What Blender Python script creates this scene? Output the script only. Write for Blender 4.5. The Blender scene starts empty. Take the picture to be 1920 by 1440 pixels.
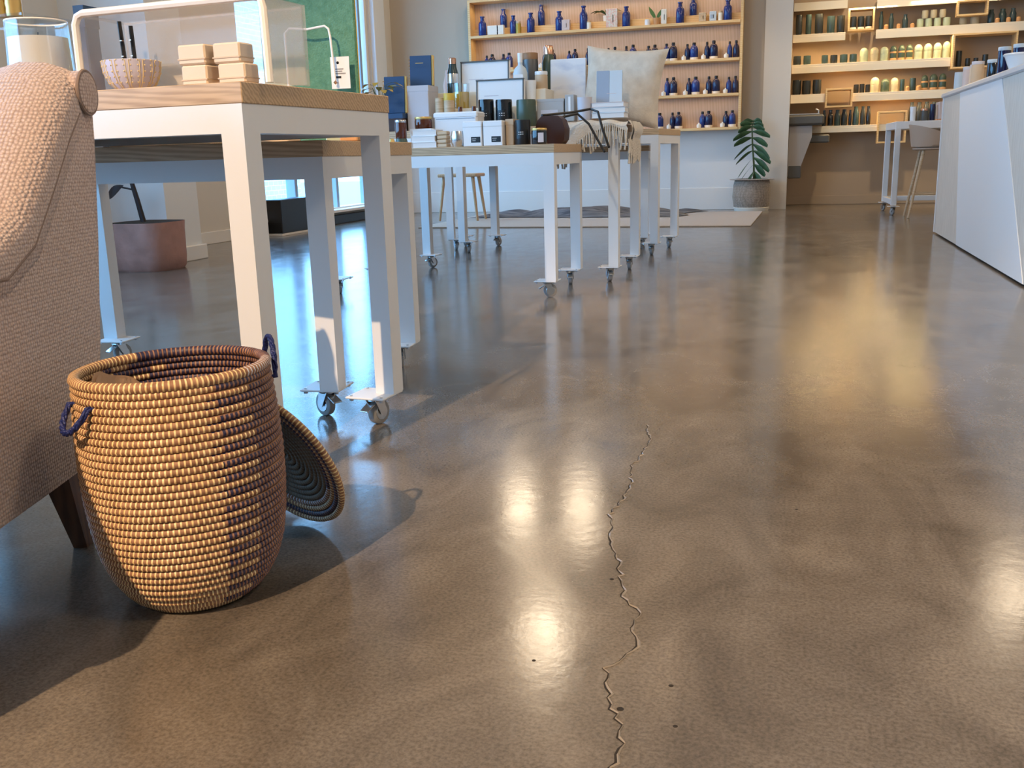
import bpy, math, random
from mathutils import Vector, Matrix
random.seed(7)
S = bpy.context.scene
COL = S.collection
PI = math.pi

# ------------------------------------------------------------------ camera
def set_camera():
    f, pitch, roll, yaw = 1794.0, math.radians(13.37), math.radians(-1.585), math.radians(16.33)
    fwd = Vector((-math.sin(yaw)*math.cos(pitch), math.cos(yaw)*math.cos(pitch), -math.sin(pitch)))
    r0 = Vector((math.cos(yaw), math.sin(yaw), 0)); u0 = r0.cross(fwd)
    r = math.cos(roll)*r0 + math.sin(roll)*u0
    u = -math.sin(roll)*r0 + math.cos(roll)*u0
    cd = bpy.data.cameras.new('camera'); co = bpy.data.objects.new('camera', cd); COL.objects.link(co)
    cd.sensor_width = 36.0; cd.lens = f/1920*36.0; cd.clip_start = 0.05; cd.clip_end = 200
    m = Matrix((r, u, -fwd)).transposed().to_4x4(); m.translation = Vector((0, 0, 0.64))
    co.matrix_world = m; S.camera = co
set_camera()

# ------------------------------------------------------------------ world, lights, exposure
S.view_settings.view_transform = 'Standard'; S.view_settings.look = 'None'
S.view_settings.gamma = 1.0; S.view_settings.use_curve_mapping = False
S.view_settings.exposure = 0.68
W = bpy.data.worlds.new('sky'); S.world = W; W.use_nodes = True
bg = W.node_tree.nodes['Background']; bg.inputs[0].default_value = (0.26, 0.59, 1.0, 1); bg.inputs[1].default_value = 6.0
WARM = (1.0, 0.80, 0.56)
def spot(loc, target, power, size=110, blend=0.6, radius=0.05, color=WARM):
    l = bpy.data.lights.new('track_and_fill_spot', 'SPOT'); o = bpy.data.objects.new('track_and_fill_spot', l); COL.objects.link(o)
    l.energy = power; l.color = color; l.spot_size = math.radians(size); l.spot_blend = blend; l.shadow_soft_size = radius
    o.location = loc; o.rotation_euler = (Vector(target)-Vector(loc)).to_track_quat('-Z', 'Y').to_euler(); return o
def point(loc, power, radius=0.17, color=WARM):
    l = bpy.data.lights.new('ceiling_lamp_light', 'POINT'); o = bpy.data.objects.new('ceiling_lamp_light', l); COL.objects.link(o)
    l.energy = power; l.color = color; l.shadow_soft_size = radius; o.location = loc; return o
def area(loc, rot, sx, sy, power, color=WARM, portal=False):
    l = bpy.data.lights.new('area_light', 'AREA'); o = bpy.data.objects.new('area_light', l); COL.objects.link(o)
    l.shape = 'RECTANGLE'; l.size = sx; l.size_y = sy; l.energy = power; l.color = color
    l.cycles.is_portal = portal
    o.location = loc; o.rotation_euler = rot; return o
# key track spotlight behind the camera, casting the long shadows of chair, basket and table
spot((-1.68, -3.35, 4.95), (-0.25, 1.45, 0.0), 1430, size=35, blend=0.35, radius=0.03, color=(1.0, 0.70, 0.43))
# ceiling spots over the shop floor (their images glint in the polished concrete)
for p, e in (((-1.77, 6.75, 3.1), 19), ((-2.05, 9.5, 3.1), 15), ((-2.7, 9.4, 3.1), 15), ((1.9, 8.3, 3.1), 11), ((2.9, 4.6, 3.1), 40), ((-3.2, 4.0, 3.1), 16), ((1.6, 0.6, 3.1), 50)):
    point(p, e)
spot((0.95, 9.9, 3.15), (1.1, 11.9, 1.45), 80, size=78, blend=0.9, radius=0.06, color=(1.0, 0.78, 0.48))  # added fill lamp, brightens the alcove ledges
for p, e in (((0.5, 4.2, 3.15), 95), ((0.35, 6.6, 3.15), 80), ((-0.6, 8.6, 3.15), 50)):  # added fill for the mid floor, narrow cones keep their glints out of view
    spot(p, (p[0], p[1], 0), e, size=76, blend=0.9, radius=0.1)
spot((-1.1, 2.4, 3.2), (-1.35, 4.95, 0.9), 62, size=44, blend=0.9, radius=0.05, color=(1.0, 0.88, 0.72))  # added warm fill on the goods of the middle tables
spot((-1.75, 9.7, 3.0), (-0.25, 11.1, 0.75), 42, size=44, blend=0.8, radius=0.03)
# warm strips under the display shelves
for z in (2.30, 1.945, 1.56, 1.205):
    area((-2.08, 10.98, z), (0, 0, 0), 2.9, 0.03, 1.45, (1.0, 0.66, 0.28))
for x, z in ((0.55, 2.10), (1.6, 2.13), (0.75, 1.44), (1.5, 1.76), (0.25, 1.76), (1.1, 1.12)):
    area((x, 11.60, z), (0, 0, 0), 0.9, 0.03, 2.9, (1.0, 0.70, 0.34))
# daylight enters by the two window openings of the left wall
area((-4.60, 9.1, 1.6), (0, -PI/2, 0), 3.0, 2.8, 0, portal=True)
area((-4.60, 0.4, 1.83), (0, -PI/2, 0), 2.45, 8.0, 0, portal=True)

# ------------------------------------------------------------------ materials
def nodes_of(name):
    m = bpy.data.materials.new(name); m.use_nodes = True
    return m, m.node_tree.nodes, m.node_tree.links, m.node_tree.nodes['Principled BSDF']
def mat(name, c, rough=0.5, metal=0.0, c2=None, scale=8.0, stretch=(1, 1, 1), detail=4, bump=0.0, bscale=60.0, bstretch=(1, 1, 1), trans=0.0, coat=0.0, emit=None, alpha=1.0, ior=1.45, contrast=(0.35, 0.65)):
    m, n, l, p = nodes_of(name)
    p.inputs['Base Color'].default_value = (*c, 1); p.inputs['Roughness'].default_value = rough; p.inputs['Metallic'].default_value = metal
    p.inputs['Transmission Weight'].default_value = trans; p.inputs['Coat Weight'].default_value = coat; p.inputs['IOR'].default_value = ior
    p.inputs['Alpha'].default_value = alpha
    tc = n.new('ShaderNodeTexCoord')
    if c2 is not None:
        mp = n.new('ShaderNodeMapping'); mp.inputs['Scale'].default_value = stretch; l.new(tc.outputs['Object'], mp.inputs[0])
        t = n.new('ShaderNodeTexNoise'); t.inputs['Scale'].default_value = scale; t.inputs['Detail'].default_value = detail; l.new(mp.outputs[0], t.inputs['Vector'])
        r = n.new('ShaderNodeValToRGB'); r.color_ramp.elements[0].position = contrast[0]; r.color_ramp.elements[1].position = contrast[1]
        r.color_ramp.elements[0].color = (*c, 1); r.color_ramp.elements[1].color = (*c2, 1)
        l.new(t.outputs['Fac'], r.inputs[0]); l.new(r.outputs[0], p.inputs['Base Color'])
    if bump:
        mp = n.new('ShaderNodeMapping'); mp.inputs['Scale'].default_value = bstretch; l.new(tc.outputs['Object'], mp.inputs[0])
        t = n.new('ShaderNodeTexNoise'); t.inputs['Scale'].default_value = bscale; t.inputs['Detail'].default_value = 3; l.new(mp.outputs[0], t.inputs['Vector'])
        b = n.new('ShaderNodeBump'); b.inputs['Strength'].default_value = bump; b.inputs['Distance'].default_value = 0.01
        l.new(t.outputs['Fac'], b.inputs['Height']); l.new(b.outputs[0], p.inputs['Normal'])
    if emit:
        p.inputs['Emission Color'].default_value = (*emit[0], 1); p.inputs['Emission Strength'].default_value = emit[1]
    return m
def mat_floor():
    m, n, l, p = nodes_of('polished_concrete')
    tc = n.new('ShaderNodeTexCoord')
    def noise(scale, detail, st=(1, 1, 1), dist=0.0):
        mp = n.new('ShaderNodeMapping'); mp.inputs['Scale'].default_value = st; l.new(tc.outputs['Object'], mp.inputs[0])
        t = n.new('ShaderNodeTexNoise'); t.inputs['Scale'].default_value = scale; t.inputs['Detail'].default_value = detail; t.inputs['Roughness'].default_value = 0.62
        t.inputs['Distortion'].default_value = dist; l.new(mp.outputs[0], t.inputs['Vector']); return t
    a = noise(1.5, 7, dist=1.6); b = noise(5.0, 9, st=(1, 0.55, 1), dist=1.2); g = noise(190, 3)
    r = n.new('ShaderNodeValToRGB'); e = r.color_ramp.elements
    e[0].position = 0.36; e[0].color = (0.105, 0.087, 0.071, 1); e[1].position = 0.66; e[1].color = (0.232, 0.197, 0.162, 1)
    mx = n.new('ShaderNodeMath'); mx.operation = 'MULTIPLY_ADD'; mx.inputs[1].default_value = 0.42
    mul = n.new('ShaderNodeMath'); mul.operation = 'MULTIPLY'; mul.inputs[1].default_value = 0.58
    l.new(b.outputs['Fac'], mul.inputs[0]); l.new(a.outputs['Fac'], mx.inputs[0]); l.new(mul.outputs[0], mx.inputs[2]); l.new(mx.outputs[0], r.inputs[0])
    r2 = n.new('ShaderNodeValToRGB'); r2.color_ramp.elements[0].position = 0.30; r2.color_ramp.elements[0].color = (0.60, 0.60, 0.60, 1)
    r2.color_ramp.elements[1].position = 0.62; r2.color_ramp.elements[1].color = (1.12, 1.10, 1.08, 1)
    l.new(g.outputs['Fac'], r2.inputs[0])
    mm = n.new('ShaderNodeMix'); mm.data_type = 'RGBA'; mm.blend_type = 'MULTIPLY'; mm.inputs[0].default_value = 1.0
    l.new(r.outputs[0], mm.inputs[6]); l.new(r2.outputs[0], mm.inputs[7]); l.new(mm.outputs[2], p.inputs['Base Color'])
    rr = n.new('ShaderNodeMapRange'); rr.inputs['To Min'].default_value = 0.09; rr.inputs['To Max'].default_value = 0.24
    l.new(b.outputs['Fac'], rr.inputs['Value']); l.new(rr.outputs[0], p.inputs['Roughness'])
    bp = n.new('ShaderNodeBump'); bp.inputs['Strength'].default_value = 0.05; bp.inputs['Distance'].default_value = 0.006
    w = noise(26, 4); l.new(w.outputs['Fac'], bp.inputs['Height']); l.new(bp.outputs[0], p.inputs['Normal'])
    p.inputs['Specular IOR Level'].default_value = 0.85
    return m
def mat_wood(name, c, c2, axis='X', scale=14.0, rough=0.45):
    m, n, l, p = nodes_of(name)
    tc = n.new('ShaderNodeTexCoord'); mp = n.new('ShaderNodeMapping')
    mp.inputs['Scale'].default_value = {'X': (0.25, 4.0, 4.0), 'Y': (4.0, 0.25, 4.0), 'Z': (4.0, 4.0, 0.25)}[axis]
    l.new(tc.outputs['Object'], mp.inputs[0])
    t = n.new('ShaderNodeTexWave'); t.wave_type = 'BANDS'; t.bands_direction = 'DIAGONAL'; t.inputs['Scale'].default_value = scale
    t.inputs['Distortion'].default_value = 5.5; t.inputs['Detail'].default_value = 3; t.inputs['Detail Scale'].default_value = 1.2; l.new(mp.outputs[0], t.inputs['Vector'])
    t2 = n.new('ShaderNodeTexNoise'); t2.inputs['Scale'].default_value = 40; t2.inputs['Detail'].default_value = 4; l.new(mp.outputs[0], t2.inputs['Vector'])
    a = n.new('ShaderNodeMath'); a.operation = 'MULTIPLY_ADD'; a.inputs[1].default_value = 0.5; l.new(t.outputs['Fac'], a.inputs[0])
    h = n.new('ShaderNodeMath'); h.operation = 'MULTIPLY'; h.inputs[1].default_value = 0.55; l.new(t2.outputs['Fac'], h.inputs[0]); l.new(h.outputs[0], a.inputs[2])
    r = n.new('ShaderNodeValToRGB'); r.color_ramp.elements[0].position = 0.2; r.color_ramp.elements[1].position = 0.75
    r.color_ramp.elements[0].color = (*c2, 1); r.color_ramp.elements[1].color = (*c, 1)
    l.new(a.outputs[0], r.inputs[0]); l.new(r.outputs[0], p.inputs['Base Color']); p.inputs['Roughness'].default_value = rough
    return m
def mat_weave(name, c, c2, scale=165.0, strength=0.9):
    m, n, l, p = nodes_of(name)
    tc = n.new('ShaderNodeTexCoord'); v = n.new('ShaderNodeTexVoronoi'); v.inputs['Scale'].default_value = scale; v.inputs['Randomness'].default_value = 0.35
    l.new(tc.outputs['Object'], v.inputs['Vector'])
    r = n.new('ShaderNodeValToRGB'); r.color_ramp.elements[0].position = 0.15; r.color_ramp.elements[1].position = 0.75
    r.color_ramp.elements[0].color = (*c, 1); r.color_ramp.elements[1].color = (*c2, 1)
    l.new(v.outputs['Distance'], r.inputs[0]); l.new(r.outputs[0], p.inputs['Base Color'])
    b = n.new('ShaderNodeBump'); b.invert = True; b.inputs['Strength'].default_value = strength; b.inputs['Distance'].default_value = 0.004
    l.new(v.outputs['Distance'], b.inputs['Height']); l.new(b.outputs[0], p.inputs['Normal']); p.inputs['Roughness'].default_value = 0.95
    p.inputs['Sheen Weight'].default_value = 0.3
    return m
def mat_pane(name, tint=(1, 1, 1), fac=0.10, rough=0.02):
    m = bpy.data.materials.new(name); m.use_nodes = True; n = m.node_tree.nodes; l = m.node_tree.links; n.clear()
    o = n.new('ShaderNodeOutputMaterial'); mx = n.new('ShaderNodeMixShader'); t = n.new('ShaderNodeBsdfTransparent'); g = n.new('ShaderNodeBsdfGlossy')
    t.inputs[0].default_value = (*tint, 1); g.inputs['Roughness'].default_value = rough; mx.inputs[0].default_value = fac
    l.new(t.outputs[0], mx.inputs[1]); l.new(g.outputs[0], mx.inputs[2]); l.new(mx.outputs[0], o.inputs[0]); return m
def mat_milky(name, c, fac):
    m = bpy.data.materials.new(name); m.use_nodes = True; n = m.node_tree.nodes; l = m.node_tree.links
    p = n['Principled BSDF']; p.inputs['Base Color'].default_value = (*c, 1); p.inputs['Roughness'].default_value = 0.15
    o = n['Material Output']; mx = n.new('ShaderNodeMixShader'); t = n.new('ShaderNodeBsdfTransparent'); mx.inputs[0].default_value = fac
    l.new(t.outputs[0], mx.inputs[1]); l.new(p.outputs[0], mx.inputs[2]); l.new(mx.outputs[0], o.inputs[0]); return m
def mat_brick(name):
    m, n, l, p = nodes_of(name); tc = n.new('ShaderNodeTexCoord'); mp = n.new('ShaderNodeMapping'); mp.inputs['Rotation'].default_value = (0, PI/2, PI/2)
    b = n.new('ShaderNodeTexBrick'); b.inputs['Color1'].default_value = (0.62, 0.68, 0.74, 1); b.inputs['Color2'].default_value = (0.55, 0.62, 0.70, 1)
    b.inputs['Mortar'].default_value = (0.9, 0.9, 0.9, 1); b.inputs['Scale'].default_value = 3.0
    l.new(tc.outputs['Object'], mp.inputs[0]); l.new(mp.outputs[0], b.inputs['Vector']); l.new(b.outputs['Color'], p.inputs['Base Color']); p.inputs['Roughness'].default_value = 0.8
    return m

M = {
 'floor': mat_floor(),
 'wall': mat('wall_paint', (0.72, 0.65, 0.56), 0.75, bump=0.05, bscale=220),
 'greige_dim': mat('greige_dim_wall', (0.50, 0.42, 0.33), 0.75, bump=0.04, bscale=220),  # back wall above the white panel, its dimness painted into the colour
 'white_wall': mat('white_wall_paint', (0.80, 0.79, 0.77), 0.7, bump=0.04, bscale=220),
 'ceiling': mat('ceiling_paint', (0.72, 0.68, 0.62), 0.9),
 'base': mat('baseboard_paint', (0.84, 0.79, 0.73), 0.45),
 'white_metal': mat('white_powder_coat', (0.80, 0.80, 0.80), 0.38, bump=0.03, bscale=500),
 'ash': mat_wood('ash_wood', (0.62, 0.43, 0.25), (0.42, 0.27, 0.145)),
 'ash_y': mat_wood('ash_wood_depth', (0.62, 0.43, 0.25), (0.42, 0.27, 0.145), 'Y'),
 'ply': mat_wood('birch_ply', (0.58, 0.43, 0.33), (0.50, 0.36, 0.26), 'Z', 5),
 'plyedge': mat_wood('birch_edge_lit', (0.86, 0.60, 0.30), (0.74, 0.48, 0.20), 'X', 8),  # yellow raised so the board edges carry the glow of shelf lighting
 'oak': mat_wood('oak_wood', (0.55, 0.36, 0.19), (0.40, 0.24, 0.12), 'Z', 8),
 'dark_wood': mat_wood('walnut_stain', (0.16, 0.070, 0.032), (0.09, 0.038, 0.018), 'Z', 8, 0.4),
 'pale_wood': mat('pale_wood', (0.66, 0.50, 0.33), 0.5, c2=(0.52, 0.37, 0.22), scale=14, stretch=(1, 1, 8)),
 'steel': mat('zinc_steel', (0.62, 0.64, 0.66), 0.25, 1.0),
 'brushed': mat('brushed_steel', (0.105, 0.105, 0.10), 0.38, 0.2),
 'dark_steel': mat('dark_steel', (0.12, 0.12, 0.12), 0.4, 0.8),
 'rubber': mat('grey_rubber', (0.30, 0.29, 0.28), 0.5),
 'fabric': mat_weave('pink_beige_weave', (0.68, 0.53, 0.465), (0.37, 0.265, 0.23)),
 'piping': mat('piping_fabric', (0.26, 0.19, 0.16), 0.9, bump=0.2, bscale=300),
 'reed': mat('reed_coil', (0.25, 0.115, 0.062), 0.6, c2=(0.40, 0.21, 0.12), scale=60),
 'straw': mat('straw_stitch', (0.90, 0.72, 0.38), 0.35, c2=(0.82, 0.58, 0.26), scale=45),
 'navy_stitch': mat('navy_stitch', (0.018, 0.018, 0.060), 0.5, c2=(0.040, 0.030, 0.075), scale=60),
 'grey_stitch': mat('grey_stitch', (0.20, 0.19, 0.155), 0.7, c2=(0.13, 0.12, 0.10), scale=60),
 'lid_reed': mat('lid_reed', (0.23, 0.17, 0.115), 0.7, c2=(0.15, 0.11, 0.075), scale=60),
 'lid_stitch': mat('lid_stitch', (0.20, 0.19, 0.15), 0.6),
 'white_stitch': mat('white_stitch', (0.66, 0.66, 0.70), 0.6),
 'blue_cord': mat('blue_cord', (0.012, 0.022, 0.13), 0.45, bump=0.5, bscale=160),
 'tan_cloth': mat('tan_cloth', (0.50, 0.31, 0.19), 0.85, bump=0.3, bscale=60),
 'acrylic': mat_milky('acrylic_sheet', (0.80, 0.72, 0.64), 0.30),
 'acrylic_edge': mat('acrylic_edge', (0.92, 0.84, 0.74), 0.2),
 'clear': mat_pane('clear_glass', (0.97, 0.98, 0.98), 0.12),
 'window_glass': mat_pane('window_glass', (0.93, 0.97, 1.0), 0.06),
 'wax': mat('candle_wax', (0.86, 0.78, 0.68), 0.5),
 'cream': mat('cream_card', (0.74, 0.57, 0.40), 0.6, bump=0.04, bscale=300),
 'cream_dark': mat('cream_band', (0.60, 0.44, 0.29), 0.6),
 'bowl': mat('bowl_glaze', (0.56, 0.54, 0.66), 0.35),
 'bowl_line': mat('bowl_line', (0.80, 0.64, 0.34), 0.4),
 'black': mat('black_satin', (0.014, 0.014, 0.015), 0.35),
 'black_glass': mat('black_gloss', (0.012, 0.013, 0.016), 0.12, coat=0.4),
 'green_felt': mat('green_felt', (0.085, 0.225, 0.15), 0.95, c2=(0.12, 0.285, 0.195), scale=70, bump=0.4, bscale=240),
 'paper': mat('white_paper', (0.80, 0.78, 0.76), 0.7),
 'print_grey': mat('print_grey', (0.30, 0.29, 0.28), 0.8),
 'cobalt': mat('cobalt_glass', (0.010, 0.030, 0.190), 0.10, coat=0.5),
 'cobalt_dark': mat('dark_cobalt_glass', (0.006, 0.010, 0.060), 0.10, coat=0.5),
 'label_white': mat('white_ceramic', (0.86, 0.82, 0.72), 0.4),
 'pink_pattern': mat('pink_speckled_card', (0.78, 0.52, 0.44), 0.6, c2=(0.75, 0.70, 0.62), scale=60, contrast=(0.48, 0.52)),
 'leaf': mat('leaf_green', (0.030, 0.075, 0.030), 0.42, c2=(0.055, 0.12, 0.045), scale=22),
 'leaf_light': mat('leaf_light_green', (0.09, 0.20, 0.07), 0.45),
 'stem': mat('stem_green', (0.06, 0.09, 0.03), 0.6),
 'bark': mat('dark_stem', (0.02, 0.012, 0.012), 0.6),
 'wicker': mat_weave('grey_wicker', (0.42, 0.35, 0.29), (0.22, 0.18, 0.14), 60, 0.7),
 'jute': mat_weave('jute_rug', (0.46, 0.38, 0.29), (0.34, 0.27, 0.20), 90, 0.5),
 'grey_throw': mat('grey_wool', (0.07, 0.075, 0.09), 0.95, c2=(0.22, 0.22, 0.23), scale=9, stretch=(0.3, 3, 3), bump=0.5, bscale=70),
 'kraft_pink': mat('pink_kraft', (0.47, 0.25, 0.20), 0.75, c2=(0.36, 0.19, 0.15), scale=7, bump=0.8, bscale=12),
 'soil': mat('soil', (0.02, 0.015, 0.01), 0.95),
 'counter_white': mat('counter_white', (0.82, 0.83, 0.84), 0.5),
 'counter_ash': mat('counter_whitewash', (0.74, 0.68, 0.60), 0.55, c2=(0.66, 0.60, 0.52), scale=9, stretch=(1, 6, 0.6)),
 'counter_top': mat('counter_stone', (0.70, 0.70, 0.70), 0.3),
 'dark_gap': mat('shadow_gap', (0.01, 0.01, 0.01), 0.9),
 'shelf_white': mat('shelf_lacquer', (0.82, 0.74, 0.60), 0.45),
 'alcove': mat('alcove_wall', (0.48, 0.36, 0.25), 0.8),
 'ceramic_dark': mat('dark_glaze', (0.022, 0.026, 0.028), 0.25),
 'ceramic_teal': mat('teal_glaze', (0.035, 0.060, 0.062), 0.2),
 'ceramic_mint': mat('mint_glaze', (0.46, 0.52, 0.36), 0.4),
 'ceramic_sand': mat('sand_glaze', (0.52, 0.45, 0.30), 0.5),
 'terracotta': mat('terracotta_band', (0.62, 0.33, 0.14), 0.6),
 'brown_glass': mat('amber_glass', (0.10, 0.022, 0.008), 0.1, coat=0.5),
 'leather': mat('brown_leather', (0.055, 0.018, 0.008), 0.4),
 'copper': mat('copper', (0.75, 0.42, 0.28), 0.25, 1.0),
 'gold': mat('gold_foil', (0.70, 0.46, 0.16), 0.35, 0.7),
 'gold_leaf': mat('gold_leaf', (0.50, 0.34, 0.06), 0.4, 0.3),
 'silver': mat('silver_tin', (0.70, 0.70, 0.70), 0.22, 1.0),
 'navy_book': mat('navy_bookcloth', (0.030, 0.075, 0.165), 0.6, bump=0.1, bscale=400),
 'grey_box': mat('grey_card', (0.44, 0.43, 0.42), 0.6),
 'mauve_box': mat('pale_lilac_card', (0.60, 0.58, 0.62), 0.6),
 'slate': mat('slate_blue_card', (0.33, 0.40, 0.50), 0.6),
 'pale_blue': mat('pale_blue_card', (0.58, 0.66, 0.72), 0.6),
 'marble': mat('white_marble', (0.80, 0.80, 0.82), 0.25, c2=(0.60, 0.62, 0.70), scale=5, stretch=(1, 1, 2.2), contrast=(0.52, 0.66)),
 'linen': mat('oat_linen', (0.72, 0.62, 0.50), 0.9, c2=(0.62, 0.52, 0.41), scale=20, bump=0.3, bscale=160),
 'throw': mat('cream_throw', (0.68, 0.60, 0.50), 0.95, bump=0.5, bscale=120),
 'yellow': mat('yellow_wax', (0.72, 0.48, 0.07), 0.4),
 'olive_tin': mat('olive_enamel', (0.07, 0.10, 0.07), 0.3),
 'lid_wood': mat('lid_wood', (0.32, 0.17, 0.08), 0.5),
 'grey_plastic': mat('grey_panel', (0.40, 0.37, 0.35), 0.45),
 'stool_shell': mat('stool_shell', (0.50, 0.36, 0.26), 0.55),
 'pink_card': mat('pink_card', (0.66, 0.55, 0.52), 0.7),
 'brick': mat_brick('pale_brick'),
 'pavement': mat('pavement', (0.35, 0.36, 0.37), 0.9),
 'crack_dark': mat('crack_shadow', (0.025, 0.02, 0.016), 0.9),
 'crack_edge': mat('crack_lip', (0.34, 0.285, 0.22), 0.22),
 'mug_white': mat('white_enamel', (0.85, 0.86, 0.87), 0.2),
}

# ------------------------------------------------------------------ mesh helpers
class MB:
    def __init__(s): s.v = []; s.f = []; s.m = []
    def add(s, v, f, mi=0):
        b = len(s.v); s.v += [tuple(x) for x in v]; s.f += [tuple(i+b for i in q) for q in f]; s.m += [mi]*len(f); return s
    def box(s, c, d, rz=0, bev=0.0, mi=0, rx=0, ry=0):
        x, y, z = d[0]/2, d[1]/2, d[2]/2; b = min(bev, 0.49*min(d))
        R = Matrix.Rotation(rz, 3, 'Z') @ Matrix.Rotation(ry, 3, 'Y') @ Matrix.Rotation(rx, 3, 'X'); C = Vector(c)
        if b <= 0:
            v = [(i*x, j*y, k*z) for k in (-1, 1) for j in (-1, 1) for i in (-1, 1)]
            f = [(0, 2, 3, 1), (4, 5, 7, 6), (0, 1, 5, 4), (2, 6, 7, 3), (0, 4, 6, 2), (1, 3, 7, 5)]
        else:
            v = []; idx = {}
            for k in (-1, 1):
                for j in (-1, 1):
                    for i in (-1, 1):
                        for ax in range(3):
                            p = [i*x, j*y, k*z]
                            for q in range(3):
                                if q != ax: p[q] -= (i, j, k)[q]*b
                            idx[(i, j, k, ax)] = len(v); v.append(tuple(p))
            f = []
            for ax in range(3):
                o = [q for q in range(3) if q != ax]
                for sg in (-1, 1):
                    q4 = []
                    for a, bb in ((-1, -1), (1, -1), (1, 1), (-1, 1)):
                        t = [0, 0, 0]; t[ax] = sg; t[o[0]] = a; t[o[1]] = bb; q4.append(idx[(*t, ax)])
                    flip = (sg > 0) == (ax == 1)
                    f.append(tuple(q4[::-1] if flip else q4))
                for a in (-1, 1):
                    for bb in (-1, 1):
                        k1, k2 = o
                        q4 = []
                        for (s0, axx) in ((-1, k1), (1, k1), (1, k2), (-1, k2)):
                            t = [0, 0, 0]; t[ax] = s0; t[k1] = a; t[k2] = bb; q4.append(idx[(*t, axx)])
                        f.append(tuple(q4))
            for k in (-1, 1):
                for j in (-1, 1):
                    for i in (-1, 1): f.append((idx[(i, j, k, 0)], idx[(i, j, k, 1)], idx[(i, j, k, 2)]))
        return s.add([R @ Vector(p) + C for p in v], f, mi)
    def lathe(s, prof, n=20, c=(0, 0, 0), mi=0, closed=False):
        v = []; f = []; k = len(prof)
        for r, z in prof:
            for i in range(n):
                a = 2*PI*i/n; v.append((c[0]+r*math.cos(a), c[1]+r*math.sin(a), c[2]+z))
        for j in range(k-1 if not closed else k):
            for i in range(n):
                a0, a1 = j*n+i, j*n+(i+1) % n; b0, b1 = ((j+1) % k)*n+i, ((j+1) % k)*n+(i+1) % n
                f.append((a0, a1, b1, b0))
        if not closed:
            if prof[0][0] > 1e-6: f.append(tuple(range(n))[::-1])
            if prof[-1][0] > 1e-6: f.append(tuple((k-1)*n+i for i in range(n)))
        return s.add(v, f, mi)
    def tube(s, path, r, n=8, mi=0, closed=False):
        P = [Vector(p) for p in path]; k = len(P); v = []; f = []
        R = r if isinstance(r, (list, tuple)) else [r]*k
        up = None
        for i, p in enumerate(P):
            if closed: t = P[(i+1) % k]-P[i-1]
            else: t = (P[min(i+1, k-1)]-P[max(i-1, 0)])
            t.normalize()
            if up is None:
                up = Vector((0, 0, 1)) if abs(t.z) < 0.9 else Vector((1, 0, 0))
            a = t.cross(up); a.normalize(); b = a.cross(t); b.normalize(); up = b
            for q in range(n):
                w = 2*PI*q/n; v.append(p + R[i]*(math.cos(w)*a+math.sin(w)*b))
        for i in range(k if closed else k-1):
            for q in range(n):
                i2 = (i+1) % k
                f.append((i*n+q, i2*n+q, i2*n+(q+1) % n, i*n+(q+1) % n))
        if not closed: f += [tuple(range(n)), tuple((k-1)*n+q for q in range(n))[::-1]]
        return s.add(v, f, mi)
    def prism(s, poly, a, b, axis='X', mi=0):
        # poly in the two other axes, extruded along axis from a to b
        def P(t, q): return {'X': (t, q[0], q[1]), 'Y': (q[0], t, q[1]), 'Z': (q[0], q[1], t)}[axis]
        n = len(poly); v = [P(a, q) for q in poly]+[P(b, q) for q in poly]
        f = [tuple(range(n))[::-1], tuple(range(n, 2*n))]+[(i, (i+1) % n, n+(i+1) % n, n+i) for i in range(n)]
        return s.add(v, f, mi)
    def loft(s, rings, cap=True, mi=0):
        n = len(rings[0]); v = [p for r in rings for p in r]; f = []
        for j in range(len(rings)-1):
            for i in range(n): f.append((j*n+i, j*n+(i+1) % n, (j+1)*n+(i+1) % n, (j+1)*n+i))
        if cap: f += [tuple(range(n))[::-1], tuple((len(rings)-1)*n+i for i in range(n))]
        return s.add(v, f, mi)
    def grid(s, nx, ny, fn, mi=0):
        v = [fn(i/(nx-1), j/(ny-1)) for j in range(ny) for i in range(nx)]
        f = [(j*nx+i, j*nx+i+1, (j+1)*nx+i+1, (j+1)*nx+i) for j in range(ny-1) for i in range(nx-1)]
        return s.add(v, f, mi)
    def mesh(s, name, mats, smooth=False, angle=35):
        me = bpy.data.meshes.new(name); me.from_pydata(s.v, [], s.f)
        for m in (mats if isinstance(mats, (list, tuple)) else [mats]): me.materials.append(M[m])
        if any(s.m): me.polygons.foreach_set('material_index', s.m)
        me.update()
        import bmesh
        b = bmesh.new(); b.from_mesh(me); bmesh.ops.recalc_face_normals(b, faces=b.faces)
        if smooth:
            for fc in b.faces: fc.smooth = True
            for e in b.edges:
                if len(e.link_faces) == 2 and e.calc_face_angle(0) > math.radians(angle): e.smooth = False
        b.to_mesh(me); b.free(); return me
    def build(s, name, mats, parent=None, smooth=False, loc=None, angle=35):
        return link(name, s.mesh(name, mats, smooth, angle), parent, loc)
def link(name, me, parent=None, loc=None, rz=0):
    o = bpy.data.objects.new(name, me); COL.objects.link(o)
    if parent: o.parent = parent
    if loc is not None: o.location = loc
    if rz: o.rotation_euler = (0, 0, rz)
    return o
def tag(o, label, cat, group=None):
    o['label'] = label; o['category'] = cat
    if group: o['group'] = group
    return o
def thing(name, label, cat, loc=(0, 0, 0), rz=0, group=None):
    o = bpy.data.objects.new(name, None); COL.objects.link(o); o.empty_display_size = 0.05
    o.location = loc; o.rotation_euler = (0, 0, rz); return tag(o, label, cat, group)
def struct(name, mb, m, smooth=False):
    o = mb.build(name, m, smooth=smooth); o['kind'] = 'structure'; return o
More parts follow.
